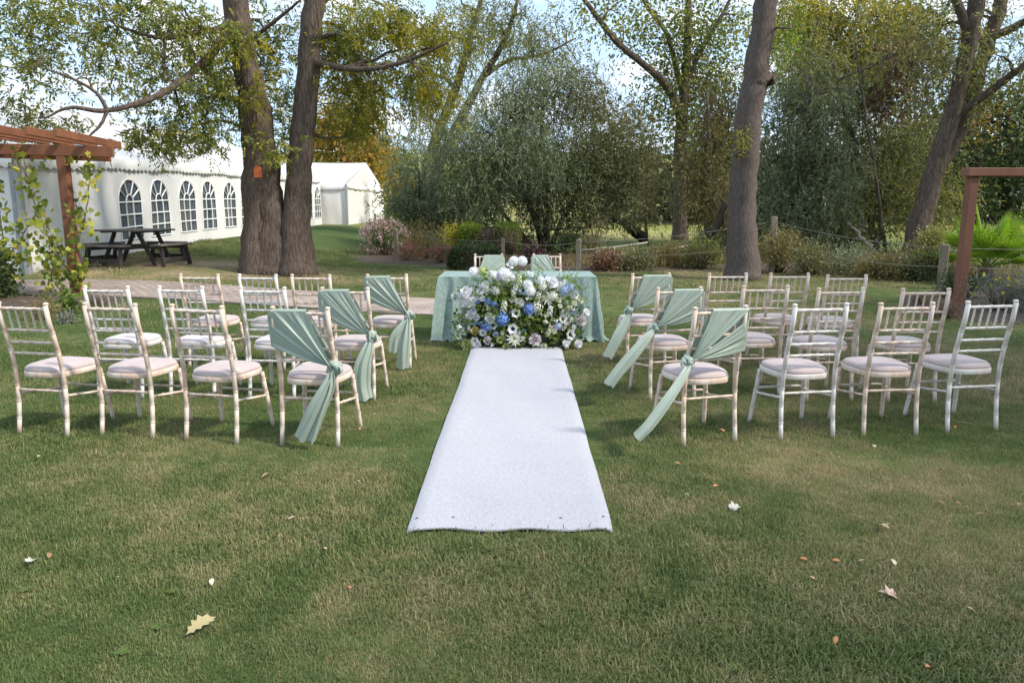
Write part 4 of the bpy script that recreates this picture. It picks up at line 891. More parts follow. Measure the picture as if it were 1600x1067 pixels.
b2 = gp(1160, 437); Y2 = b2.y
tree('bare_trunk_tree', 'tall tree with one thick bare grey trunk and a burr, behind the chairs', b2, [
    ([b2 + Vector((0, 0, -.1))] + [at(x, y, Y2) for x, y in ((1160, 330), (1166, 220), (1178, 130), (1190, 60), (1200, -20), (1215, -160), (1240, -300))], [.33, .29, .27, .255, .24, .23, .2, .15]),
    ([at(1182, 128, Y2 - .05), at(1200, 124, Y2 - .08), at(1211, 125, Y2 - .1)], [.2, .15, .09]),
    ([at(1150, 243, Y2 - .05), at(1157, 238, Y2 - .36)], [.06, .03])],
    [dict(mat=M['green_leaf'], kind='simple', n=26, rad=.35, L=.16, W=.10, blobs=[B(1250, -330, 16, 330, 170, 4.5, 300)]), dict(mat=M['ash_yellow'], kind='simple', n=7, rad=.07, L=.07, W=.03, name='sprouts', blobs=[B(1161, 222, Y2 - .4, 9, 20, .1, 22)]),
     dict(mat=M['bright_leaf'], kind='simple', n=9, rad=.12, L=.08, W=.04, name='side_foliage', blobs=[B(1228, 60, Y2, 16, 70, .3, 40)])], M['bark_grey'], n1=14, n2=40, twig=.15, r1=.045, sides=28, rough=.02, flare=1.35, seed=21)

b3 = gp(1426, 414); Y3 = b3.y
tree('leaning_tree', 'leaning forked tree with furrowed trunks near the fan palm', b3, [
    ([b3 + Vector((0, 0, -.1))] + [at(x, y, Y3) for x, y in ((1440, 340), (1465, 250), (1490, 170), (1512, 80), (1525, 10), (1545, -80))], [.30, .26, .225, .21, .2, .19, .15]),
    ([at(1462, 265, Y3 + .4), at(1500, 200, Y3 + .5), at(1530, 110, Y3 + .6), at(1560, 20, Y3 + .7), at(1580, -60, Y3 + .8)], [.2, .21, .18, .165, .14]),
    ([at(1490, 182, Y3), at(1530, 155, Y3 - .3), at(1580, 118, Y3 - .7), at(1660, 60, Y3 - 1.2)], [.11, .10, .09, .05]), ([at(1512, 50, Y3), at(1500, 15, Y3), at(1478, -20, Y3)], [.13, .11, .08]), ([at(1545, 60, Y3 + .6), at(1590, 40, Y3 + .4), at(1650, 0, Y3)], [.12, .1, .06])],
    [dict(mat=M['willow_green'], kind='willow', n=4, rad=.32, L=.13, W=.034, tb=-.03, blobs=[B(1500, 40, 20.5, 90, 60, 1.5, 120), B(1570, 100, 20, 70, 80, 1.5, 110), B(1470, 130, 21.5, 45, 70, 1, 60), B(1450, 330, 21.6, 40, 55, .8, 70), B(1480, 280, 21.8, 30, 60, .6, 50)]),
     dict(mat=M['orange_leaf'], kind='simple', n=10, rad=.25, L=.10, W=.05, name='copper_foliage', blobs=[B(1530, 190, 22.5, 32, 40, .8, 38), B(1545, 60, 21, 30, 50, .6, 26)]),
     dict(mat=M['willow_green'], kind='simple', n=20, rad=.4, L=.2, W=.07, name='upper_crown', blobs=[B(1560, -180, 21, 260, 120, 4, 170)])], M['bark'], n1=20, n2=60, twig=.4, r1=.05, sides=22, rough=.06, seed=31)

b4 = Vector((0, 0, 0)); b4 = at(1062, 370, 37); b4.z = float(gz(b4.x, 37)); Y4 = 37
tree('distant_ash_tree', 'slender upright tree with a long side limb, at the edge of the field', b4, [
    ([b4 + Vector((0, 0, -.1))] + [at(x, y, Y4) for x, y in ((1062, 320), (1062, 250), (1066, 180), (1072, 110), (1075, 40), (1078, -60))], [.36, .32, .30, .28, .22, .17, .1]),
    ([at(1066, 190, Y4), at(1045, 140, Y4 - .5), at(1010, 105, Y4 - 1), at(965, 68, Y4 - 1.5), at(935, 30, Y4 - 2), at(905, -10, Y4 - 2)], [.22, .18, .16, .14, .12, .08]),
    ([at(1068, 150, Y4), at(1055, 100, Y4), at(1040, 50, Y4), at(1010, 10, Y4), at(995, -30, Y4)], [.16, .13, .11, .09, .06]), ([at(1072, 130, Y4), at(1095, 80, Y4), at(1125, 30, Y4), at(1150, -20, Y4)], [.14, .12, .1, .06])],
    [dict(mat=M['ash'], kind='simple', n=20, rad=.5, L=.20, W=.10, tb=-.08, blobs=[B(1000, 40, 36, 55, 45, 2, 60), B(1090, 40, 37, 60, 60, 2, 110), B(1045, 130, 37, 45, 55, 2, 70), B(1110, 130, 38, 50, 70, 2, 100), B(1085, 210, 37, 50, 50, 1.6, 75), B(1020, 180, 37, 30, 35, 1.4, 28), B(945, 20, 35.5, 50, 25, 1.4, 30), B(1140, 60, 38, 45, 70, 2, 80)])],
    M['bark'], n1=18, n2=50, twig=.35, r1=.07, sides=14, seed=41)

b5 = gp(850, 392); Y5 = b5.y
def s5(*p): return [at(x, y, Y5 + d) for x, y, d in p]
tree('willow_bush', 'large dark many-stemmed willow bush standing behind the flower table', b5, [
    ([b5 + Vector((0, 0, -.1))] + s5((838, 350, 0), (822, 310, .2), (805, 260, .3), (790, 200, .5)), [.13, .11, .09, .07, .04]), ([b5 + Vector((.1, 0, -.1))] + s5((853, 340, 0), (850, 280, 0), (845, 220, .2), (850, 150, .3)), [.14, .12, .1, .07, .04]),
    ([b5 + Vector((.2, .1, -.1))] + s5((875, 350, .3), (905, 300, .4), (935, 240, .5)), [.1, .09, .07, .04]), ([b5 + Vector((-.2, .1, -.1))] + s5((800, 350, .4), (760, 300, .6), (735, 250, .8)), [.09, .08, .06, .04])],
    [dict(mat=M['willow'], kind='willow', n=5, rad=.30, L=.12, W=.036, droop=.5, blobs=[B(770, 190, 25, 75, 70, 1.8, 260), B(840, 160, 26, 70, 65, 1.8, 220), B(760, 280, 24.5, 65, 65, 1.6, 230), B(720, 230, 25.5, 40, 60, 1.4, 62), B(850, 250, 24.3, 65, 55, 1.4, 170)]),
     dict(mat=M['olive'], kind='willow', n=5, rad=.30, L=.12, W=.038, name='lower_crown', blobs=[B(800, 300, 25.5, 90, 60, 1.8, 240), B(880, 320, 25, 65, 50, 1.6, 170), B(900, 230, 25.5, 65, 75, 1.8, 240), B(955, 270, 25.5, 55, 75, 1.6, 190), B(960, 330, 25, 50, 40, 1.4, 62), B(800, 230, 26.5, 110, 80, 1.6, 170)]),
     dict(mat=M['oliveb'], kind='willow', n=5, rad=.30, L=.12, W=.038, name='right_crown', blobs=[B(920, 160, 26.5, 60, 55, 1.6, 140), B(975, 220, 26.5, 45, 55, 1.5, 110), B(1000, 300, 26, 40, 60, 1.4, 62)])],
    M['bark_dark'], n1=26, n2=90, twig=.25, r1=.05, sides=10, seed=51)

b6 = at(655, 345, 33); b6.z = float(gz(b6.x, b6.y))
tree('tall_willow', 'tall airy willow with two leaning trunks rising behind the clipped hedge', b6, [
    ([b6 + Vector((0, 0, -.1))] + V3((668, 265, 33), (690, 195, 33), (715, 130, 33), (735, 60, 33), (760, -30, 33)), [.30, .27, .22, .18, .13, .07]),
    ([b6 + Vector((.5, 0, -.1))] + V3((684, 270, 33), (710, 205, 33.2), (755, 120, 33.5), (790, 60, 33.6), (815, -20, 33.6)), [.26, .24, .2, .14, .12, .06]), (V3((755, 120, 33.5), (795, 95, 33.6), (850, 85, 33.8), (900, 60, 34)), [.11, .09, .06, .03])],
    [dict(mat=M['willow_green'], kind='willow', n=4, rad=.42, L=.17, W=.048, droop=.6, tb=-.05, blobs=[B(720, 60, 32, 60, 60, 2, 120), B(790, 40, 33, 70, 45, 2, 130), B(850, 60, 34, 55, 50, 2, 80), B(670, 170, 32, 40, 60, 1.6, 80), B(880, 110, 34, 45, 30, 1.5, 40), B(640, 235, 32, 28, 40, 1.2, 45)])], M['bark'], n1=20, n2=60, twig=.4, r1=.07, sides=12, seed=61)

def simple_tree(name, label, px, py, Y, h_px, stem_r, crowns, bark='bark_dark', seed=1, group=None, n1=10, n2=24, twig=.15, lean=0, cat='tree', stemname='trunk'):
    b_ = at(px, py, Y); b_.z = float(gz(b_.x, Y)); top = at(px + lean, py - h_px, Y); mid = (b_ + top) / 2 + Vector((random.uniform(-.2, .2), .1, 0)) * (top - b_).length * .15
    return tree(name, label, b_, [([b_ + Vector((0, 0, -.1)), mid, top], [stem_r, stem_r * .75, stem_r * .35])], crowns, M[bark], group=group, n1=n1, n2=n2, twig=twig, r1=stem_r * .4, sides=10, seed=seed, cat=cat, stemname=stemname)
W_ = lambda mat, blobs, tb=0., L=.12, W=.026, n=6, name='crown', rad=.36, droop=.45: dict(mat=M[mat], kind='willow', n=n, rad=rad, L=L * 1.25, W=W * 1.75, droop=droop, tb=tb, blobs=blobs, name=name)
S_ = lambda mat, blobs, tb=0., L=.1, W=.05, n=20, name='crown', rad=.28, droop=.2: dict(mat=M[mat], kind='simple', n=n, rad=rad, L=L * 1.15, W=W * 1.2, droop=droop, tb=tb, blobs=blobs, name=name)
simple_tree('orange_tree', 'orange and yellow autumn tree rising behind the marquee annexe', 560, 345, 56, 160, .3, [S_('orange_leaf', [B(545, 190, 56, 55, 45, 3, 120), B(575, 225, 55, 40, 45, 2.5, 90), B(520, 225, 57, 40, 40, 2.5, 70), B(590, 245, 54, 22, 25, 2, 30)], L=.26, W=.15, rad=.5), S_('ash', [B(500, 200, 58, 50, 60, 3, 70)], L=.26, W=.15, rad=.5, name='green_crown')], seed=71)
simple_tree('orange_bush', 'orange leaved bush between the annexe gable and the willow', 630, 352, 42, 60, .08, [S_('orange_leaf', [B(625, 300, 42, 22, 40, 1.2, 48), B(615, 275, 44, 16, 22, 1, 26)], L=.18, W=.1, rad=.3, tb=-.1)], seed=72, stemname='stem', cat='bush')
simple_tree('bare_bush', 'grey-brown twiggy bush against the annexe gable', 618, 356, 38, 45, .05, [S_('dead', [B(616, 335, 38, 14, 22, .8, 30)], L=.08, W=.03, rad=.25, n=8)], seed=73, stemname='stem', cat='bush', n1=14, n2=60, twig=.9)
simple_tree('grey_willow_shrub', 'dense blue-green willow shrub above the pink flowering bush', 655, 372, 27, 100, .08, [W_('willow', [B(650, 260, 28, 28, 38, 1.2, 48), B(650, 310, 27, 42, 48, 1.4, 170), B(690, 330, 26.5, 36, 35, 1.2, 100), B(640, 345, 26.5, 30, 22, 1, 50)], tb=-.12, L=.09, W=.024)], seed=74, stemname='stem', cat='shrub')
simple_tree('bright_bush', 'bright sunlit green bush in the gap behind the clipped hedge', 705, 345, 40, 50, .06, [S_('bright_leaf', [B(705, 300, 40, 28, 30, 1.2, 80)], L=.14, W=.08, rad=.3)], seed=75, stemname='stem', cat='bush')
# the willows beyond the fence
GW = 'willows beyond the fence'
simple_tree('fence_willow', 'drooping grey-green willow just right of the bare trunk beyond the fence', 1265, 395, 23.5, 270, .16, [W_('willow', [B(1250, 250, 24, 60, 70, 1.8, 210), B(1230, 330, 23.5, 48, 45, 1.4, 120), B(1290, 310, 23, 60, 60, 1.6, 200), B(1270, 180, 24.5, 70, 60, 1.8, 170)], L=.10, W=.022), W_('willow_green', [B(1240, 110, 25, 50, 60, 1.6, 110)], name='upper_crown', L=.10, W=.022)], 'bark', seed=81, group=GW, n1=18, n2=50)
simple_tree('fence_willow', 'broad willow with thin slanting stems and one dead brown bough', 1372, 400, 24.5, 300, .12, [W_('willow_green', [B(1350, 240, 25, 65, 75, 1.8, 220), B(1390, 320, 24.5, 55, 50, 1.4, 150), B(1340, 340, 24, 50, 35, 1.2, 90), B(1340, 140, 26, 70, 60, 1.8, 170), B(1420, 240, 26, 50, 70, 1.5, 130)], tb=-.12, L=.10, W=.022), W_('dead', [B(1425, 110, 24, 30, 50, .8, 60), B(1395, 150, 24, 28, 25, .8, 30)], name='dead_bough', L=.10, W=.03)], 'bark', seed=82, group=GW, lean=-70, n1=18, n2=50)
simple_tree('yellow_willow', 'yellowing willow crown towering behind the other willows', 1330, 370, 31, 330, .2, [W_('willow_green', [B(1260, 30, 31, 80, 50, 2.4, 150), B(1350, 40, 31, 80, 60, 2.4, 170), B(1430, 50, 31, 60, 55, 2, 110), B(1320, 110, 32, 100, 50, 2, 130)], tb=.22, L=.15, W=.035, rad=.45), S_('yellow_leaf', [B(1360, 125, 30, 22, 30, 1, 26), B(1290, 15, 30, 40, 15, 1, 20)], name='yellow_bough', L=.12, W=.05)], 'bark', seed=83, group=GW)
simple_tree('field_edge_willow', 'olive-brown willow between the slender tree and the bare trunk', 1105, 375, 30, 230, .15, [W_('oliveb', [B(1105, 290, 30, 36, 60, 1.5, 150), B(1115, 190, 31, 38, 60, 1.5, 120), B(1128, 345, 28, 24, 30, 1, 40)], L=.12, W=.028)], 'bark', seed=84, group=GW)
simple_tree('small_field_tree', 'small light olive tree beside the dark willow bush', 1012, 378, 31, 110, .06, [S_('oliveb', [B(1010, 270, 31, 32, 50, 1.3, 70), B(1030, 240, 32, 22, 35, 1, 34), B(1000, 325, 30, 26, 25, 1, 30)], L=.11, W=.045, rad=.3, n=12)], 'bark', seed=85)
simple_tree('dark_round_tree', 'dark green round-headed tree beyond the fan palm', 1575, 372, 25, 190, .2, [S_('dark_leaf', [B(1550, 250, 25, 65, 60, 2, 170), B(1620, 240, 25, 80, 80, 2, 170), B(1590, 180, 26, 90, 40, 2, 120), B(1530, 320, 26, 40, 30, 1.2, 40)], L=.13, W=.07, rad=.35, tb=.15), S_('ash', [B(1570, 170, 26.5, 60, 45, 2, 70)], name='lit_crown', L=.13, W=.07, rad=.35)], seed=86, n1=16, n2=40)  # upper foliage takes the paler ash leaf colour
simple_tree('dark_round_tree', 'dark tree with a thin crooked trunk directly behind the red pergola post', 1527, 385, 23.5, 150, .12, [S_('dark_leaf', [B(1510, 270, 24, 40, 50, 1.4, 62), B(1500, 330, 24, 25, 20, 1, 20)], L=.12, W=.06, rad=.3, tb=.25), S_('willow_green', [B(1480, 330, 22.5, 25, 30, .8, 30)], name='side_foliage', L=.12, W=.03)], seed=87)

# the far wood and hedges on the hill
def far_wood(name, label, x0, x1, y, h, n, mat, L=.6):
    C = np.stack([RNG.uniform(x0, x1, n), y + RNG.normal(0, 2.5, n), RNG.uniform(0, 1, n) ** .8], 1); hh = h * (.62 + .38 * np.sin(C[:, 0] * .31) * np.sin(C[:, 0] * .13 + 1)); C[:, 2] = gz(C[:, 0], C[:, 1]) + C[:, 2] * hh
    P, D, L_, W_q, T = sprays(C, 'simple', 16, L * 1.5, L, L * .6); return tag(leaves(name, M[mat], None, P, D, L_, W_q, T), label, None, None, 'stuff')
far_wood('far_hedgerow', 'dense hedgerow of dark trees along the far side of the field', 8, 75, 62, 10, 1500, 'hillwood')
far_wood('far_hedgerow', 'low hedge line crossing the sunlit field', -45, 60, 118, 2.4, 600, 'hillwood', .7)
far_wood('far_wood', 'dark wood on the skyline of the hill', -46, -29, 205, 5, 320, 'hillwood', .9); far_wood('far_wood', 'row of dark trees on the hill behind the marquee roof', -100, -72, 205, 8, 420, 'hillwood', .9)

# shade trees of the same garden, standing outside the picture on the sunny side
for i, (x, y, h) in enumerate(((9.5, -1.5, 9.5), (11.5, 4.2, 11), (15.5, 0.5, 14), (12.5, -7, 14), (16.5, 6.5, 13))):
    b_ = onground(x, y); s = h / 12
    tree('garden_tree', ['broad lime tree shading the front of the lawn', 'lime tree nearest the pergola shading the chairs', 'tall lime tree set back from the lawn edge', 'tallest lime tree at the garden boundary', 'lime tree beyond the pergola beam'][i], b_,
         [([b_ + Vector((0, 0, -.1)), b_ + Vector((.2, .1, h * .35)), b_ + Vector((0, .2, h * .8))], [.3, .24, .08])],
         [dict(mat=M['green_leaf'], kind='simple', n=11, rad=.5, L=.26, W=.17, blobs=[((x, y, h * .62), 3.6 * s, 3.6 * s, h * .34, 330)])], M['bark_grey'], n1=12, n2=30, twig=.1, r1=.1, sides=10, seed=100 + i, group='lime trees on the sunny side of the lawn')

# ------------------------------------------------------------------ shrubs and beds
def shrub(name, label, px, py, wpx, hpx, mat, L=.07, W=.035, n=12, clusters=90, kind='simple', tb=0., dep=None, extra=None, group=None, rad=.1, Y=None, cat='shrub', stems=16):
    b_ = gp(px, py) if Y is None else at(px, py, Y)
    if Y is not None: b_.z = float(gz(b_.x, Y))
    k = b_.y / FPX; rx, h = wpx / 2 * k, hpx * k; dp = dep or rx * .8; root = empty(name, b_, 0, label, cat, group); mb = MB(); r = np.random.default_rng(int(px * 7 + py))
    for i in range(stems):
        tp = np.array((r.normal() * rx * .5, r.normal() * dp * .4, h * r.uniform(.5, .95))); mb.tube([(tp[0] * .1, tp[1] * .1, -.03), tp * np.array((.5, .5, .55)), tp], [.014, .010, .004], 4)
    obj('stem', mb, M['bark'], root)
    c = np.array(b_) + np.array((0, 0, h * .5)); C = blob_pts((c, rx * .92, dp, h * .48, clusters), int(px)); C[:, 2] = np.maximum(C[:, 2], b_.z + .04)
    P, D, L_, W_q, T = sprays(C, kind, n, rad, L, W, -.15); leaves('foliage', M[mat], root, P, D, L_, W_q, T + tb)
    if extra:
        for nm, mt, cn_, nn, l2, w2, zlo in extra:
            u = rdir(cn_, .5); C2 = c + u * np.array((rx * .97, dp, h * .5)) * RNG.uniform(.85, 1.08, (cn_, 1)); C2 = C2[C2[:, 2] > b_.z + h * zlo]
            P, D, L_, W_q, T = sprays(C2, 'simple', nn, .03, l2, w2, -.2); leaves(nm, M[mt], root, P, D, L_, W_q, T)
    return root
def hedge(name, label, px, py, wpx, hpx, mat, depth, n, topmat=None, rnd=.35):
    """clipped hedge: leaves on a rounded box surface over a twiggy core"""
    b_ = gp(px, py); k = b_.y / FPX; hx, h = wpx / 2 * k, hpx * k; root = empty(name, b_, 0, label, 'hedge')
    u = rdir(n * 2); u[:, 2] = np.abs(u[:, 2]) * 1.0; e = rnd; q = np.sign(u) * np.abs(u) ** e; q = q * RNG.uniform(.86, 1.03, (n * 2, 1)); P = q * np.array((hx, depth / 2, h)); P = P[RNG.permutation(n * 2)[:n]]
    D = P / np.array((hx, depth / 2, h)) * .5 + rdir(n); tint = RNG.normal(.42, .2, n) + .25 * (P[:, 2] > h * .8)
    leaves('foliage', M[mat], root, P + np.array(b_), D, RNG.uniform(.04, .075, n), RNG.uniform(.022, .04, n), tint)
    core = MB(); G = []
    for j in range(9):
        el = j / 8 * math.pi / 2; row = []
        for i in range(25):
            a = i / 24 * 2 * math.pi; c_ = [math.cos(el) * math.cos(a), math.cos(el) * math.sin(a), math.sin(el)]; c_ = [math.copysign(abs(x) ** e, x) for x in c_]; row.append((c_[0] * hx * .86, c_[1] * depth / 2 * .86, c_[2] * h * .87))
        G.append(row)
    core.grid(G); obj('twig_core', core, M['bark_dark'], root)
    return root
shrub('pink_flower_bush', 'mounded bush covered in small pale pink flowers beside the corner post', 602, 402, 78, 58, 'green_leaf', clusters=170, n=12, L=.07, W=.03, extra=[('blossom', 'pinkbush', 330, 4, .06, .05, .15)])
shrub('spiraea', 'loose yellow-green feathery shrub inside the rope fence', 668, 408, 80, 62, 'oliveb', clusters=230, kind='simple', n=12, L=.06, W=.016, tb=.3)
shrub('golden_shrub', 'golden yellow leaved shrub behind the feathery shrub', 706, 385, 34, 52, 'yellow_leaf', clusters=90, L=.08, W=.045, Y=24)
shrub('red_shrub', 'low red-leaved shrub tucked beside the pink flowers', 636, 392, 44, 28, 'redbush', clusters=60, L=.06, W=.03, Y=23)
shrub('sedum', 'dusky pink flowerheads in front of the feathery shrub', 690, 413, 46, 30, 'olive', clusters=60, L=.05, W=.03, extra=[('blossom', 'redbush', 46, 12, .035, .03, .3), ('blossom', 'pinkbush', 20, 10, .03, .025, .3)])
shrub('brown_perennial', 'clump of brown faded perennials at the foot of the corner post', 640, 411, 60, 28, 'dead', clusters=70, L=.06, W=.02, tb=.1)
shrub('green_shrub', 'fresh green shrub under the blue-green willow shrub', 670, 378, 50, 38, 'willow', clusters=80, L=.07, W=.03, Y=24.5, tb=.1)
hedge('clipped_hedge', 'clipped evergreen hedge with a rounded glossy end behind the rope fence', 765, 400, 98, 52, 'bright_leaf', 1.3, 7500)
hedge('clipped_hedge', 'low clipped dark dome of box in front of the taller hedge', 742, 421, 82, 40, 'dark_leaf', 1.4, 6500, rnd=.6)
shrub('dry_shrub', 'dry twiggy shrub with few leaves against the hedge end', 795, 405, 46, 56, 'oliveb', clusters=50, n=7, L=.05, W=.02, stems=46, tb=.2)
shrub('purple_shrub', 'dark purple-leaved shrub behind the flower table', 835, 415, 46, 34, 'purple_leaf', clusters=80, L=.06, W=.04)
shrub('dark_thicket', 'dark evergreen thicket between the hedge and willow stems', 800, 398, 60, 44, 'dark_leaf', clusters=120, L=.08, W=.04, Y=25.5)
shrub('feathery_bush', 'upright feathery green-brown bush by the wooden rail', 925, 402, 52, 72, 'oliveb', clusters=150, n=10, L=.06, W=.014, Y=22, tb=.15)
shrub('dark_thicket', 'dark evergreen thicket under the willow behind the rope fence', 890, 405, 80, 40, 'dark_leaf', clusters=130, L=.07, W=.035, Y=23.5)
for i, (px, py, wd, h, mt, lb, L, W, tb) in enumerate([
    (985, 424, 60, 30, 'olive', 'low green scrub behind the aisle chair on the fence side', .06, .025, .2), (940, 424, 50, 22, 'dead', 'brown leafy scrub beside the rail post', .06, .03, .1), (1040, 420, 70, 34, 'oliveb', 'tawny scrub between the slender tree and the bare trunk', .06, .02, .2), (1095, 424, 60, 44, 'willow_green', 'yellow-green scrub leaning on the bare trunk', .06, .025, -.1),
    (1215, 428, 60, 62, 'oliveb', 'yellowish scrub just beyond the bare trunk and post', .06, .022, .3), (1265, 432, 84, 46, 'olive', 'grey-green scrub between the tall post and the willow', .06, .022, .3), (1320, 432, 90, 44, 'willow', 'silvery scrub in front of the fallen log', .06, .02, .1), (1375, 438, 80, 50, 'oliveb', 'dry tangled scrub before the leaning tree', .06, .02, .1), (1425, 440, 70, 44, 'olive', 'dark scrub at the foot of the leaning tree', .06, .025, .1), (1455, 425, 40, 60, 'willow_green', 'thin yellow-green leaved shrub beside the end post', .06, .03, .1),
    (1120, 400, 60, 40, 'olive', 'scrub on the bank behind the bare trunk', .07, .03, .2), (1300, 392, 90, 40, 'dark_leaf', 'dark undergrowth beneath the drooping willow', .07, .03, .2), (1180, 395, 70, 50, 'olive', 'dark undergrowth between trunk and willow', .07, .03, .1)]):
    shrub('scrub', lb, px, py, wd * 1.25, h * 1.1, mt, L=L * 1.1, W=W * 1.25, n=13, clusters=200, tb=tb, group='scrub along the rope fence', stems=24)
shrub('silver_shrub', 'grey-green small-leaved shrub spreading at the foot of the red pergola', 1562, 492, 110, 62, 'silver_leaf', clusters=300, n=14, L=.035, W=.014, tb=-.25, rad=.07, extra=[('yellow_bloom', 'yellow_leaf', 26, 1, .07, .05, .3)])
shrub('silver_shrub', 'dark-green low shrub behind the end fence post', 1500, 470, 70, 50, 'dark_leaf', clusters=130, n=12, L=.05, W=.025, tb=.3, rad=.08)
shrub('dead_perennial', 'heap of brown dead perennials at the bed edge beside the red post', 1478, 500, 52, 26, 'dead', clusters=110, n=9, L=.05, W=.012, rad=.06, tb=.2)
shrub('dead_perennial', 'low dry brown stems beyond the outermost chairs on the fence side', 1440, 478, 46, 20, 'straw', clusters=60, n=9, L=.06, W=.008, rad=.06)
shrub('hosta', 'leafy green plant at the foot of the vine pergola post', 100, 492, 38, 30, 'green_leaf', clusters=34, n=7, L=.11, W=.055, tb=.1, rad=.08)
shrub('lavender_mound', 'small silvery mound beside the leafy green plant', 101, 506, 26, 16, 'silver_leaf', clusters=50, n=12, L=.04, W=.01, rad=.04)
shrub('dry_grass', 'tuft of tan dry grass behind the outermost chairs, marquee side', 66, 500, 40, 28, 'straw', clusters=50, n=10, L=.13, W=.006, rad=.05)
shrub('dry_grass', 'brown dry plant on the path side of the vine post', 150, 480, 36, 18, 'straw', clusters=40, n=9, L=.11, W=.006, rad=.05, tb=-.2)
shrub('ivy_mound', 'dark ivy mound under the yellowing vine at the pergola foot', 8, 470, 42, 66, 'dark_leaf', clusters=110, n=12, L=.07, W=.05, tb=.2, rad=.09)
# fan palm
pb_ = gp(1545, 440); pb_ = onground(9.6, 14.9); root = empty('fan_palm', pb_, 0, 'bright green fan palm with stiff pleated leaves beyond the red post', 'palm')
r = np.random.default_rng(5); tn = MB(); tn.tube([(0, 0, -.05), (0, 0, .25), (.02, 0, .5)], [.14, .12, .08], 10); obj('trunk', tn, M['bark'], root)
for i in range(26):
    a = i * 2.4; el = R(r.uniform(10, 78)); L = r.uniform(.45, .8); d = Vector((math.cos(a) * math.cos(el), math.sin(a) * math.cos(el), math.sin(el))); o_ = Vector((0, 0, .3)); hub = o_ + d * L; s = d.cross(Vector((0, 0, 1))).normalized(); n_ = s.cross(d)
    mb = MB(); mb.tube([o_, o_ + d * L * .5 + Vector((0, 0, .03)), hub], [.014, .01, .008], 5); fan = 22; Lf = r.uniform(.5, .68)
    for q in range(fan):
        an = (q / (fan - 1) - .5) * R(205); dd = (d * math.cos(an) + s * math.sin(an)); tip = hub + dd * Lf * (1 - .15 * abs(an) / 1.8) + Vector((0, 0, -.05 * (Lf * abs(an)))) ; sd_ = dd.cross(n_).normalized() * .022
        m1 = hub + dd * Lf * .55; mb.add([hub, m1 + sd_ + n_ * .012, m1 - n_ * .006, m1 - sd_ + n_ * .012, tip], [(0, 1, 2), (0, 2, 3), (1, 4, 2), (2, 4, 3)])
    me = mb.mesh('leaf'); at_ = me.attributes.new('tint', 'FLOAT', 'FACE'); at_.data.foreach_set('value', np.clip(r.normal(.5 + .2 * math.sin(el), .12, len(me.polygons)), 0, 1).astype(np.float32)); obj('leaf', me, M['palm'], root)

# the vine on the pergola
root = empty('grape_vine', lp, 0, 'yellow-green grape vine climbing the pergola post and hanging from its beam', 'vine'); mb = MB(); Yv = lp.y - .12
strands = [[(125, 470), (118, 420), (122, 380), (128, 350), (118, 320)], [(125, 460), (100, 410), (75, 370), (60, 330), (48, 300), (40, 262), (35, 235)], [(60, 330), (40, 360), (25, 385), (8, 400)], [(130, 360), (138, 300), (140, 262), (134, 240)], [(0, 330), (5, 380), (10, 420), (18, 452)], [(-30, 240), (-10, 280), (0, 330)], [(75, 370), (90, 400), (80, 430), (95, 455)], [(10, 420), (-30, 440), (-60, 460)]]
VC = []
for s in strands:
    P, rr = wobble([at(x, y, Yv + random.uniform(-.15, .15)) for x, y in s], [.012] * len(s), 7, .012, len(s)); mb.tube(P - np.array(lp), rr * .8, 5)
    VC.append(P)
obj('stem', mb, M['bark'], root); VC = np.concatenate(VC); VC = np.concatenate([VC, VC + RNG.normal(size=VC.shape) * .09, np.array(at(5, 395, Yv)) + RNG.normal(size=(40, 3)) * np.array((.25, .15, .35)), np.array(at(78, 405, Yv)) + RNG.normal(size=(34, 3)) * np.array((.16, .12, .25)), np.array(at(120, 432, Yv)) + RNG.normal(size=(22, 3)) * np.array((.1, .1, .18))])
# lobed leaves
def lobed(nm, mat, C, size, per, parent, tbf):
    prof = [(0, 0), (.28, -.12), (.5, .12), (.36, .3), (.52, .55), (.24, .62), (0, 1.), (-.24, .62), (-.52, .55), (-.36, .3), (-.5, .12), (-.28, -.12)]; n = len(C) * per; P = np.repeat(C, per, 0) + RNG.normal(size=(n, 3)) * .07; D = unit(rdir(n, -.7)); nn = unit(np.array([0, -.7, .5]) + rdir(n) * .8); S = unit(np.cross(D, nn)); sz = RNG.uniform(.6, 1.25, n)[:, None] * size
    V = np.stack([P + (S * x + D * y) * sz for x, y in prof], 1) - np.array(parent.location); k = len(prof)
    return obj(nm, npmesh(nm, V.reshape(-1, 3), np.arange(n * k).reshape(n, k), tint=np.clip(RNG.normal(.45, .25, n) + tbf, 0, 1)), mat, parent)
lobed('foliage', M['vine_leaf'], np.concatenate([VC, VC[::2]]), .10, 1, root, -.08)

# ------------------------------------------------------------------ rope fence, rails, logs
root = None; posts = [(578, 352, 24), (586, 351, 34), (620, 408, 50), (785, 421, 48), (903, 424, 49), (1204, 428, 88), (1470, 452, 70)]
plab = ['short weathered post beside the annexe gable', 'dark fence post in front of the annexe gable', 'square pale corner post beside the pink flowers', 'thin pale post behind the hedge-side table chair', 'square grey post with rails behind the fence-side table chair', 'tall weathered post just beyond the bare trunk', 'square mossy end post beside the red pergola']
tops = []
for (px, py, h), lb in zip(posts, plab):
    b_ = gp(px, py) if py > 360 else at(px, py, 33); b_.z = float(gz(b_.x, b_.y)); hh = h * b_.y / FPX; wd = .13 if px in (1204, 1470, 903, 620) else .09
    o = obj('fence_post', MB().box((0, 0, hh / 2 - .04), (wd, wd, hh + .08), bev=.015), M['post'], None, b_, (random.uniform(-.02, .02), random.uniform(-.02, .02), random.uniform(-.2, .2))); tag(o, lb, 'post', 'posts of the rope fence'); tops.append((b_, hh))
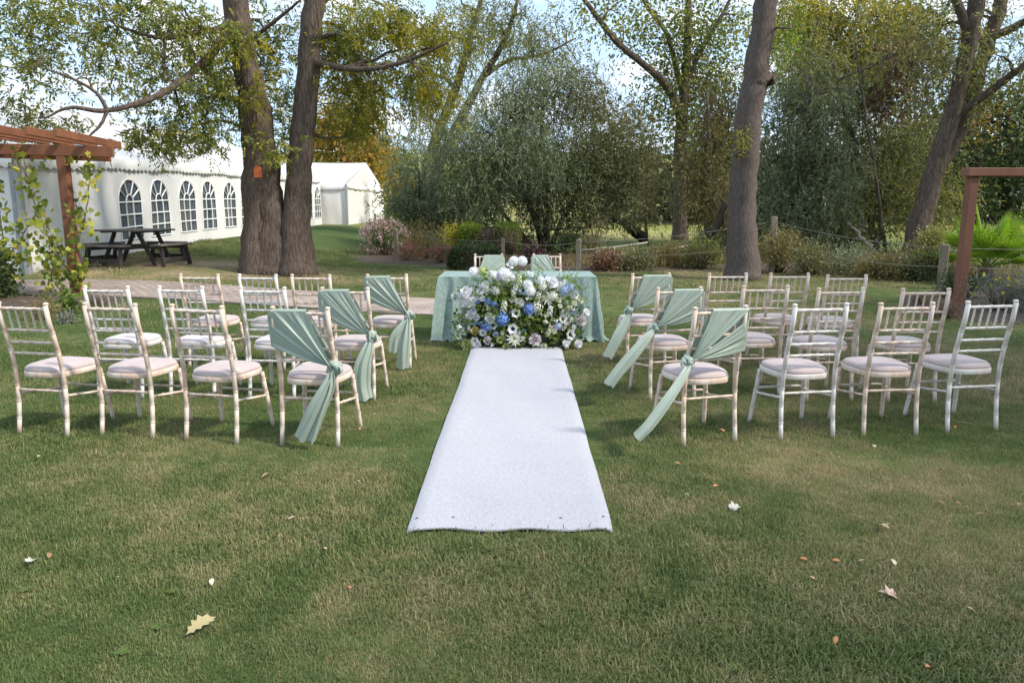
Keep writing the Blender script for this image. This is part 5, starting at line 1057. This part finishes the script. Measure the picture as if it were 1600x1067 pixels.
def rope(a, b_, sag, r_=.008): 
    a = Vector(a); b_ = Vector(b_); return [a + (b_ - a) * t_ - Vector((0, 0, sag * 4 * t_ * (1 - t_))) for t_ in np.linspace(0, 1, 14)]
for i, (p, q, lb) in enumerate(((2, 3, 'between the corner post and the hedge-side post'), (3, 4, 'behind the flower table'), (4, 5, 'from the rail post past the bare trunk'), (5, 6, 'from the tall post to the mossy end post'))):
    (a, ha), (c, hc) = tops[p], tops[q]; rt = empty('rope_fence_span', (a + c) / 2, 0, 'pair of sagging ropes strung %s' % lb, 'rope'); off = Vector(rt.location)
    for f_ in (.92, .5): obj('rope', MB().tube([v - off for v in rope(a + Vector((0, 0, ha * f_)), c + Vector((0, 0, hc * f_)), .10)], .0065, 5), M['wire'], rt)
(a, ha) = tops[6]; e = onground(12.5, 13.2); rt = empty('rope_fence_span', (a + e) / 2, 0, 'pair of ropes running from the mossy end post past the fan palm', 'rope'); off = Vector(rt.location)
for f_ in (.92, .5): obj('rope', MB().tube([v - off for v in rope(a + Vector((0, 0, ha * f_)), e + Vector((0, 0, .95 * f_)), .05)], .0065, 5), M['wire'], rt)
rt = empty('rail_fence', gp(950, 412), 0, 'thin pale wooden rails of a rustic fence beyond the rope fence', 'fence'); off = Vector(rt.location); Yr = 19.5
for a, c in (((905, 392), (1012, 379)), ((905, 417), (1075, 384)), ((930, 398), (1000, 396))): obj('rail', MB().tube([at(*a, Yr) - off, at((a[0] + c[0]) / 2, (a[1] + c[1]) / 2 + 1, Yr + .3) - off, at(*c, Yr + .6) - off], .022, 6), M['bark_pale'], rt)
for x in (932, 960, 990): p_ = at(x, 400, Yr + .2); g_ = float(gz(p_.x, p_.y)); obj('upright', MB().tube([Vector((p_.x, p_.y, g_ - .03)) - off, at(x, 386, Yr + .2) - off], .02, 6), M['bark_pale'], rt)
def log(name, label, pts, rad, mat, cat='log'):
    b_ = pts[0]; root = empty(name, b_, 0, label, cat); mb = MB(); P, rr = wobble(pts, rad, 6, .02, len(pts)); stem_tube(mb, P - np.array(b_), rr, 10, 3, .06); obj('wood', mb, mat, root)
log('fallen_log', 'fallen mossy trunk leaning down to the rail fence', V3((1004, 372, 27), (985, 356, 26.6), (958, 342, 26)), [.2, .17, .1], M['bark_dark'])
log('dead_log', 'dark crooked dead trunk leaning behind the bare trunk', [gp(1090, 393)] + V3((1102, 372, 23.5), (1122, 350, 23.6), (1132, 318, 23.8)), [.17, .13, .12, .08], M['bark_dark'])
log('fallen_log', 'thick grey fallen log lying under the willows', V3((1308, 376, 25), (1335, 366, 25), (1375, 368, 25.3)), [.26, .28, .22], M['bark_grey'])
log('bare_branch', 'pale bare branch slanting up from the scrub under the willows', [gp(1378, 404)] + V3((1358, 385, 22), (1340, 363, 22), (1324, 348, 22)), [.06, .055, .045, .02], M['bark_pale'], 'branch')
log('thin_stem', 'thin slanting grey stem rising through the broad willow', [gp(1385, 402)] + V3((1378, 350, 22.6), (1365, 250, 22.8), (1345, 130, 23), (1335, 60, 23)), [.06, .055, .045, .035, .02], M['bark'], 'branch')

# ------------------------------------------------------------------ grass
def tuft(name, n, h, sp, seed, wd):
    r = np.random.default_rng(seed); V = []; F = []; T = []
    for i in range(n):
        p = r.normal(size=2) * sp; a = r.uniform(0, 6.28); ln = r.uniform(.2, 1.1); hh = h * r.uniform(.5, 1.15); d = np.array((math.cos(a), math.sin(a))) * ln * hh; s = np.array((-math.sin(a), math.cos(a))) * wd * r.uniform(.7, 1.2) / 2
        m_ = p + d * .4; e = p + d; b = len(V)
        V += [(*(p - s), -.006), (*(p + s), -.006), (*(m_ + s * .8), hh * .6), (*(m_ - s * .8), hh * .6), (*e, hh * (1 - .25 * ln))]
        F += [(b, b + 1, b + 2, b + 3), (b + 3, b + 2, b + 4)]; t_ = r.uniform(0, 1) ** 1.2; T += [t_, t_]
    me = bpy.data.meshes.new(name); me.from_pydata([tuple(map(float, v)) for v in V], [], F); at_ = me.attributes.new('tint', 'FLOAT', 'FACE'); at_.data.foreach_set('value', np.array(T, np.float32)); me.materials.append(M['grass'])
    return bpy.data.objects.new(name, me)
TUFTS = [tuft('tuft', 30, .022, .034, 1, .003), tuft('tuft', 30, .017, .038, 2, .0028), tuft('tuft', 20, .030, .026, 3, .0034), tuft('tuft', 36, .013, .038, 4, .0028)]
def lawn_pts(n, y0, y1, kx):
    y = np.sqrt(RNG.uniform(y0 ** 2, y1 ** 2, n)); x = RNG.uniform(-1, 1, n) * (y * kx + .8); return x, y
X0, Y0 = lawn_pts(28000, 1.0, 4.2, 1.3); X1, Y1 = lawn_pts(60000, 1.0, 8.5, 1.0); X2, Y2_ = lawn_pts(46000, 8.5, 24, .85); x = np.concatenate([X0, X1, X2]); y = np.concatenate([Y0, Y1, Y2_])
cx = -.01 + (y - 3.37) * .013; keep = ~((np.abs(x - cx) < .515) & (y > 3.29) & (y < 8.2))
dp_ = np.min(np.hypot(x[:, None] - pl[None, ::2, 0], y[:, None] - pl[None, ::2, 1]), 1); keep &= dp_ > PW / 2 + .03
keep &= ~((x < -10.1) & (y > 14.9)); keep &= ~((x > 6.3) & (y > 9.9) & (y < 14)); keep &= ~((y > 17.8 + np.clip(-x - 1, 0, 9) * .9) & (x > -4.5)); keep &= ~((x < -6.6) & (x > -9) & (y > 11.2) & (y < 12.2))
keep &= ~((np.abs(x - TX) < TW / 2) & (np.abs(y - TY) < TD / 2))
x, y = x[keep], y[keep]; n = len(x); d_ = np.hypot(x, y)
# worn turf under the ash is thin
worn = np.hypot((x + 7.2) * .2, (y - 16.3) * .36); ok = RNG.uniform(size=n) < np.clip((worn - .35) * 1.6, .15, 1); x, y, d_ = x[ok], y[ok], d_[ok]; n = len(x)
me = bpy.data.meshes.new('grass'); me.vertices.add(n); me.vertices.foreach_set('co', np.stack([x, y, gz(x, y)], 1).astype(np.float32).ravel())
a = me.attributes.new('rot', 'FLOAT_VECTOR', 'POINT'); rv = np.zeros((n, 3), np.float32); rv[:, 2] = RNG.uniform(0, 6.28, n); rv[:, :2] = RNG.normal(0, .12, (n, 2)); a.data.foreach_set('vector', rv.ravel())
clump = np.clip(.65 + .7 * (gapnoise(np.stack([x, y, x * 0], 1), 1.4, 5) / 5 + .5), .78, 1.5)
edge_ = np.where((np.abs(x - (-.01 + (y - 3.37) * .013)) < .60) & (y > 3.2) & (y < 8.3), .6, 1)
a = me.attributes.new('scl', 'FLOAT', 'POINT'); a.data.foreach_set('value', (edge_ * RNG.uniform(.7, 1.2, n) * clump * np.interp(d_, [0, 8, 12, 24], [1, 1.15, 1.7, 2.4])).astype(np.float32))
a = me.attributes.new('pick', 'INT', 'POINT'); a.data.foreach_set('value', RNG.integers(0, 4, n).astype(np.int32))
me.materials.append(M['grass']); go = bpy.data.objects.new('grass', me); COL.objects.link(go); tag(go, 'short mown grass of the lawn', None, None, 'stuff')
ng = bpy.data.node_groups.new('grass_tufts', 'GeometryNodeTree'); ng.interface.new_socket('Geometry', in_out='INPUT', socket_type='NodeSocketGeometry'); ng.interface.new_socket('Geometry', in_out='OUTPUT', socket_type='NodeSocketGeometry')
gi = N(ng, 'NodeGroupInput'); gout = N(ng, 'NodeGroupOutput'); iop = N(ng, 'GeometryNodeInstanceOnPoints'); g2i = N(ng, 'GeometryNodeGeometryToInstance')
for o in TUFTS:
    oi = N(ng, 'GeometryNodeObjectInfo'); oi.inputs['Object'].default_value = o; ng.links.new(oi.outputs['Geometry'], g2i.inputs[0])
ng.links.new(gi.outputs[0], iop.inputs['Points']); ng.links.new(g2i.outputs[0], iop.inputs['Instance']); iop.inputs['Pick Instance'].default_value = True
for nm, ty, sk in (('rot', 'FLOAT_VECTOR', 'Rotation'), ('scl', 'FLOAT', 'Scale'), ('pick', 'INT', 'Instance Index')):
    na = N(ng, 'GeometryNodeInputNamedAttribute', data_type=ty); na.inputs['Name'].default_value = nm; ng.links.new(na.outputs['Attribute'], iop.inputs[sk])
ng.links.new(iop.outputs[0], gout.inputs[0]); md = go.modifiers.new('tufts', 'NODES'); md.node_group = ng

n = 26000; u = RNG.uniform(0, 1, n); wx = np.interp(u, [0, .12, .3, .62, .85, 1], [-4.6, -2.6, .5, 6.3, 8.6, 12.5]) + RNG.normal(0, .5, n); wy = np.interp(u, [0, .12, .3, .62, .85, 1], [23.4, 21.8, 18.6, 18.2, 15.4, 14.6]) + np.abs(RNG.normal(0, 1, n)) * 2.0
dens = gapnoise(np.stack([wx, wy, wx * 0], 1), .9, 9); k_ = dens > -.6; wx, wy = wx[k_], wy[k_]; n = len(wx); hgt = RNG.uniform(.14, .5, n) * np.interp(wx, [-4, 1, 3], [.45, .6, 1]) * np.interp(dens[k_], [-1, 3], [.6, 1.1])
D = rdir(n) * .33 + np.array([0, 0, 1.]); tint = RNG.normal(.5, .25, n); P = np.stack([wx, wy, gz(wx, wy)], 1); half = RNG.uniform(size=n) < .5
for nm, mt, mk in (('wild_grass', 'straw', half), ('wild_grass', 'oliveb', ~half)): tag(leaves(nm, M[mt], None, P[mk], D[mk], hgt[mk], np.full(mk.sum(), .016), tint[mk]), 'tall rough %s grass growing along the rope fence' % ('straw-coloured' if mt == 'straw' else 'green'), None, None, 'stuff')

# broad-leaved weeds in the turf
wb = MB()
for i in range(11):
    a = i * 2.4; L = .035 + .02 * ((i * 7) % 5) / 5; d = Vector((math.cos(a), math.sin(a), .35)); petal(wb, Vector((0, 0, .004)), d, (0, 0, 1), L, L * .55, -.25, 4)
wme = tinted(wb, 'lawn_weed', 8); wme.materials.append(M['green_leaf'])
for px, py, sc, lb in ((1101, 927, 1.2, 'bluish-green weed rosette in the dry turf, fence side'), (1158, 920, .9, 'small weed rosette beside a larger one in the dry turf, fence side'), (1149, 1050, 1.3, 'broad-leaved weed rosette on the nearest turf, fence side'), (194, 1026, 1.2, 'broad weed rosette near the large oak leaf, marquee side'), (40, 927, 1.1, 'weed rosette in the lush turf beside the whitish leaf, marquee side'), (267, 929, .9, 'small weed rosette beyond the large oak leaf, marquee side'), (246, 984, 1.0, 'weed rosette beside the large oak leaf')):
    o = obj('lawn_weed', wme, None, None, gp(px, py) + Vector((0, 0, .012)), (0, 0, px)); o.scale = (sc * .6,) * 3; tag(o, lb, 'weed', 'weeds in the lawn')

# ------------------------------------------------------------------ fallen leaves
LM = {k: surf('fallen_leaf_' + k, [(.3, c), (.7, tuple(min(1, v * 1.35) for v in c))], scale=25, rough=.8) for k, c in dict(tan=(.40, .27, .15), cream=(.5, .42, .31), white=(.42, .39, .33), orange=(.42, .17, .07), brown=(.24, .13, .07), yellow=(.34, .28, .14), pink=(.50, .34, .27)).items()}
def leafmesh(kind):
    if kind == 'oak': prof = [(0, -.08), (.07, .05), (.2, .1), (.13, .22), (.32, .3), (.18, .42), (.36, .56), (.2, .64), (.24, .82), (.08, .86), (0, 1)]
    elif kind == 'maple': prof = [(0, 0), (.3, -.05), (.5, .2), (.34, .34), (.58, .62), (.26, .6), (0, 1)]
    else: prof = [(0, -.05), (.16, .12), (.26, .4), (.2, .7), (0, 1)]
    mb = MB(); G = [[], [], []]
    for x, y in prof:
        curl = .10 * math.sin(y * 3) ; e = .10 * x * x * 4
        G[0].append((-x, y - .5, curl + e + .12 * x)); G[1].append((0, y - .5, curl)); G[2].append((x * .96, y - .5, curl + e * 1.4))
    mb.grid(G); return mb.mesh('fallen_leaf', True)
LME = {}
def fleaf(px, py, size, kind, colr, label):
    key = (kind, colr)
    if key not in LME: me = leafmesh(kind); me.materials.append(LM[colr]); LME[key] = me
    p = gp(px, py); o = obj('fallen_leaf', LME[key], None, None, p + Vector((0, 0, .03)), (random.uniform(-.35, .35), random.uniform(-.35, .35), random.uniform(0, 6.28))); o.scale = (size,) * 3; tag(o, label, 'leaf', 'fallen leaves on the lawn'); return o
o = fleaf(317, 988, .11, 'oak', 'yellow', 'large yellow-tan lobed oak leaf lying on the front of the lawn'); o.rotation_euler = (.1, .1, R(-38))
fleaf(418, 750, .07, 'oak', 'tan', 'pale tan curled oak leaf on grass in front of the sashed chair, marquee side'); fleaf(1148, 800, .055, 'maple', 'white', 'whitish upturned maple leaf on the fence side of the runner')
fleaf(1385, 940, .065, 'maple', 'pink', 'pinkish-tan broad leaf on the front lawn, fence side'); fleaf(53, 888, .05, 'maple', 'white', 'crumpled whitish leaf on the front lawn, marquee side'); fleaf(1380, 834, .065, 'maple', 'yellow', 'yellowish-tan crumpled leaf on the drier lawn, fence side'); fleaf(458, 818, .055, 'plain', 'cream', 'cream leaf standing on edge near the runner, marquee side')
GL = [(183, 913, 'cream'), (547, 928, 'orange'), (737, 866, 'brown'), (884, 905, 'brown'), (1255, 884, 'orange'), (1306, 886, 'orange'), (1268, 914, 'tan'), (1305, 1014, 'orange'), (1447, 1056, 'orange'), (1073, 781, 'cream'), (78, 878, 'brown'), (332, 919, 'cream'), (1118, 767, 'orange'), (1128, 679, 'orange'), (1492, 674, 'orange'), (563, 676, 'tan'), (664, 673, 'tan'), (1059, 733, 'orange'), (1100, 750, 'tan'), (1470, 795, 'orange'), (1496, 795, 'orange'), (1590, 797, 'tan'), (1530, 813, 'tan'), (1390, 715, 'orange'), (1345, 888, 'tan'), (1515, 963, 'tan'), (212, 677, 'tan'), (508, 866, 'tan'), (1365, 705, 'cream'), (1310, 722, 'orange'), (62, 720, 'tan'), (1395, 890, 'cream')]
CN = {'cream': 'cream', 'orange': 'orange-brown', 'brown': 'dark brown', 'tan': 'tan'}
for px, py, c in GL:
    p = gp(px, py); side = 'marquee side' if p.x < 0 else 'fence side'
    zone = 'just in front of the runner' if abs(p.x) < .7 and p.y < 3.4 else ('close behind the chair row farthest from the table' if p.y > 4.0 else ('on the middle of the front lawn' if p.y > 2.9 else 'on the nearest turf well before the runner'))
    fleaf(px, py, random.uniform(.022, .042), 'plain', c, 'small dry %s leaf %s, %s' % (CN[c], zone, side))
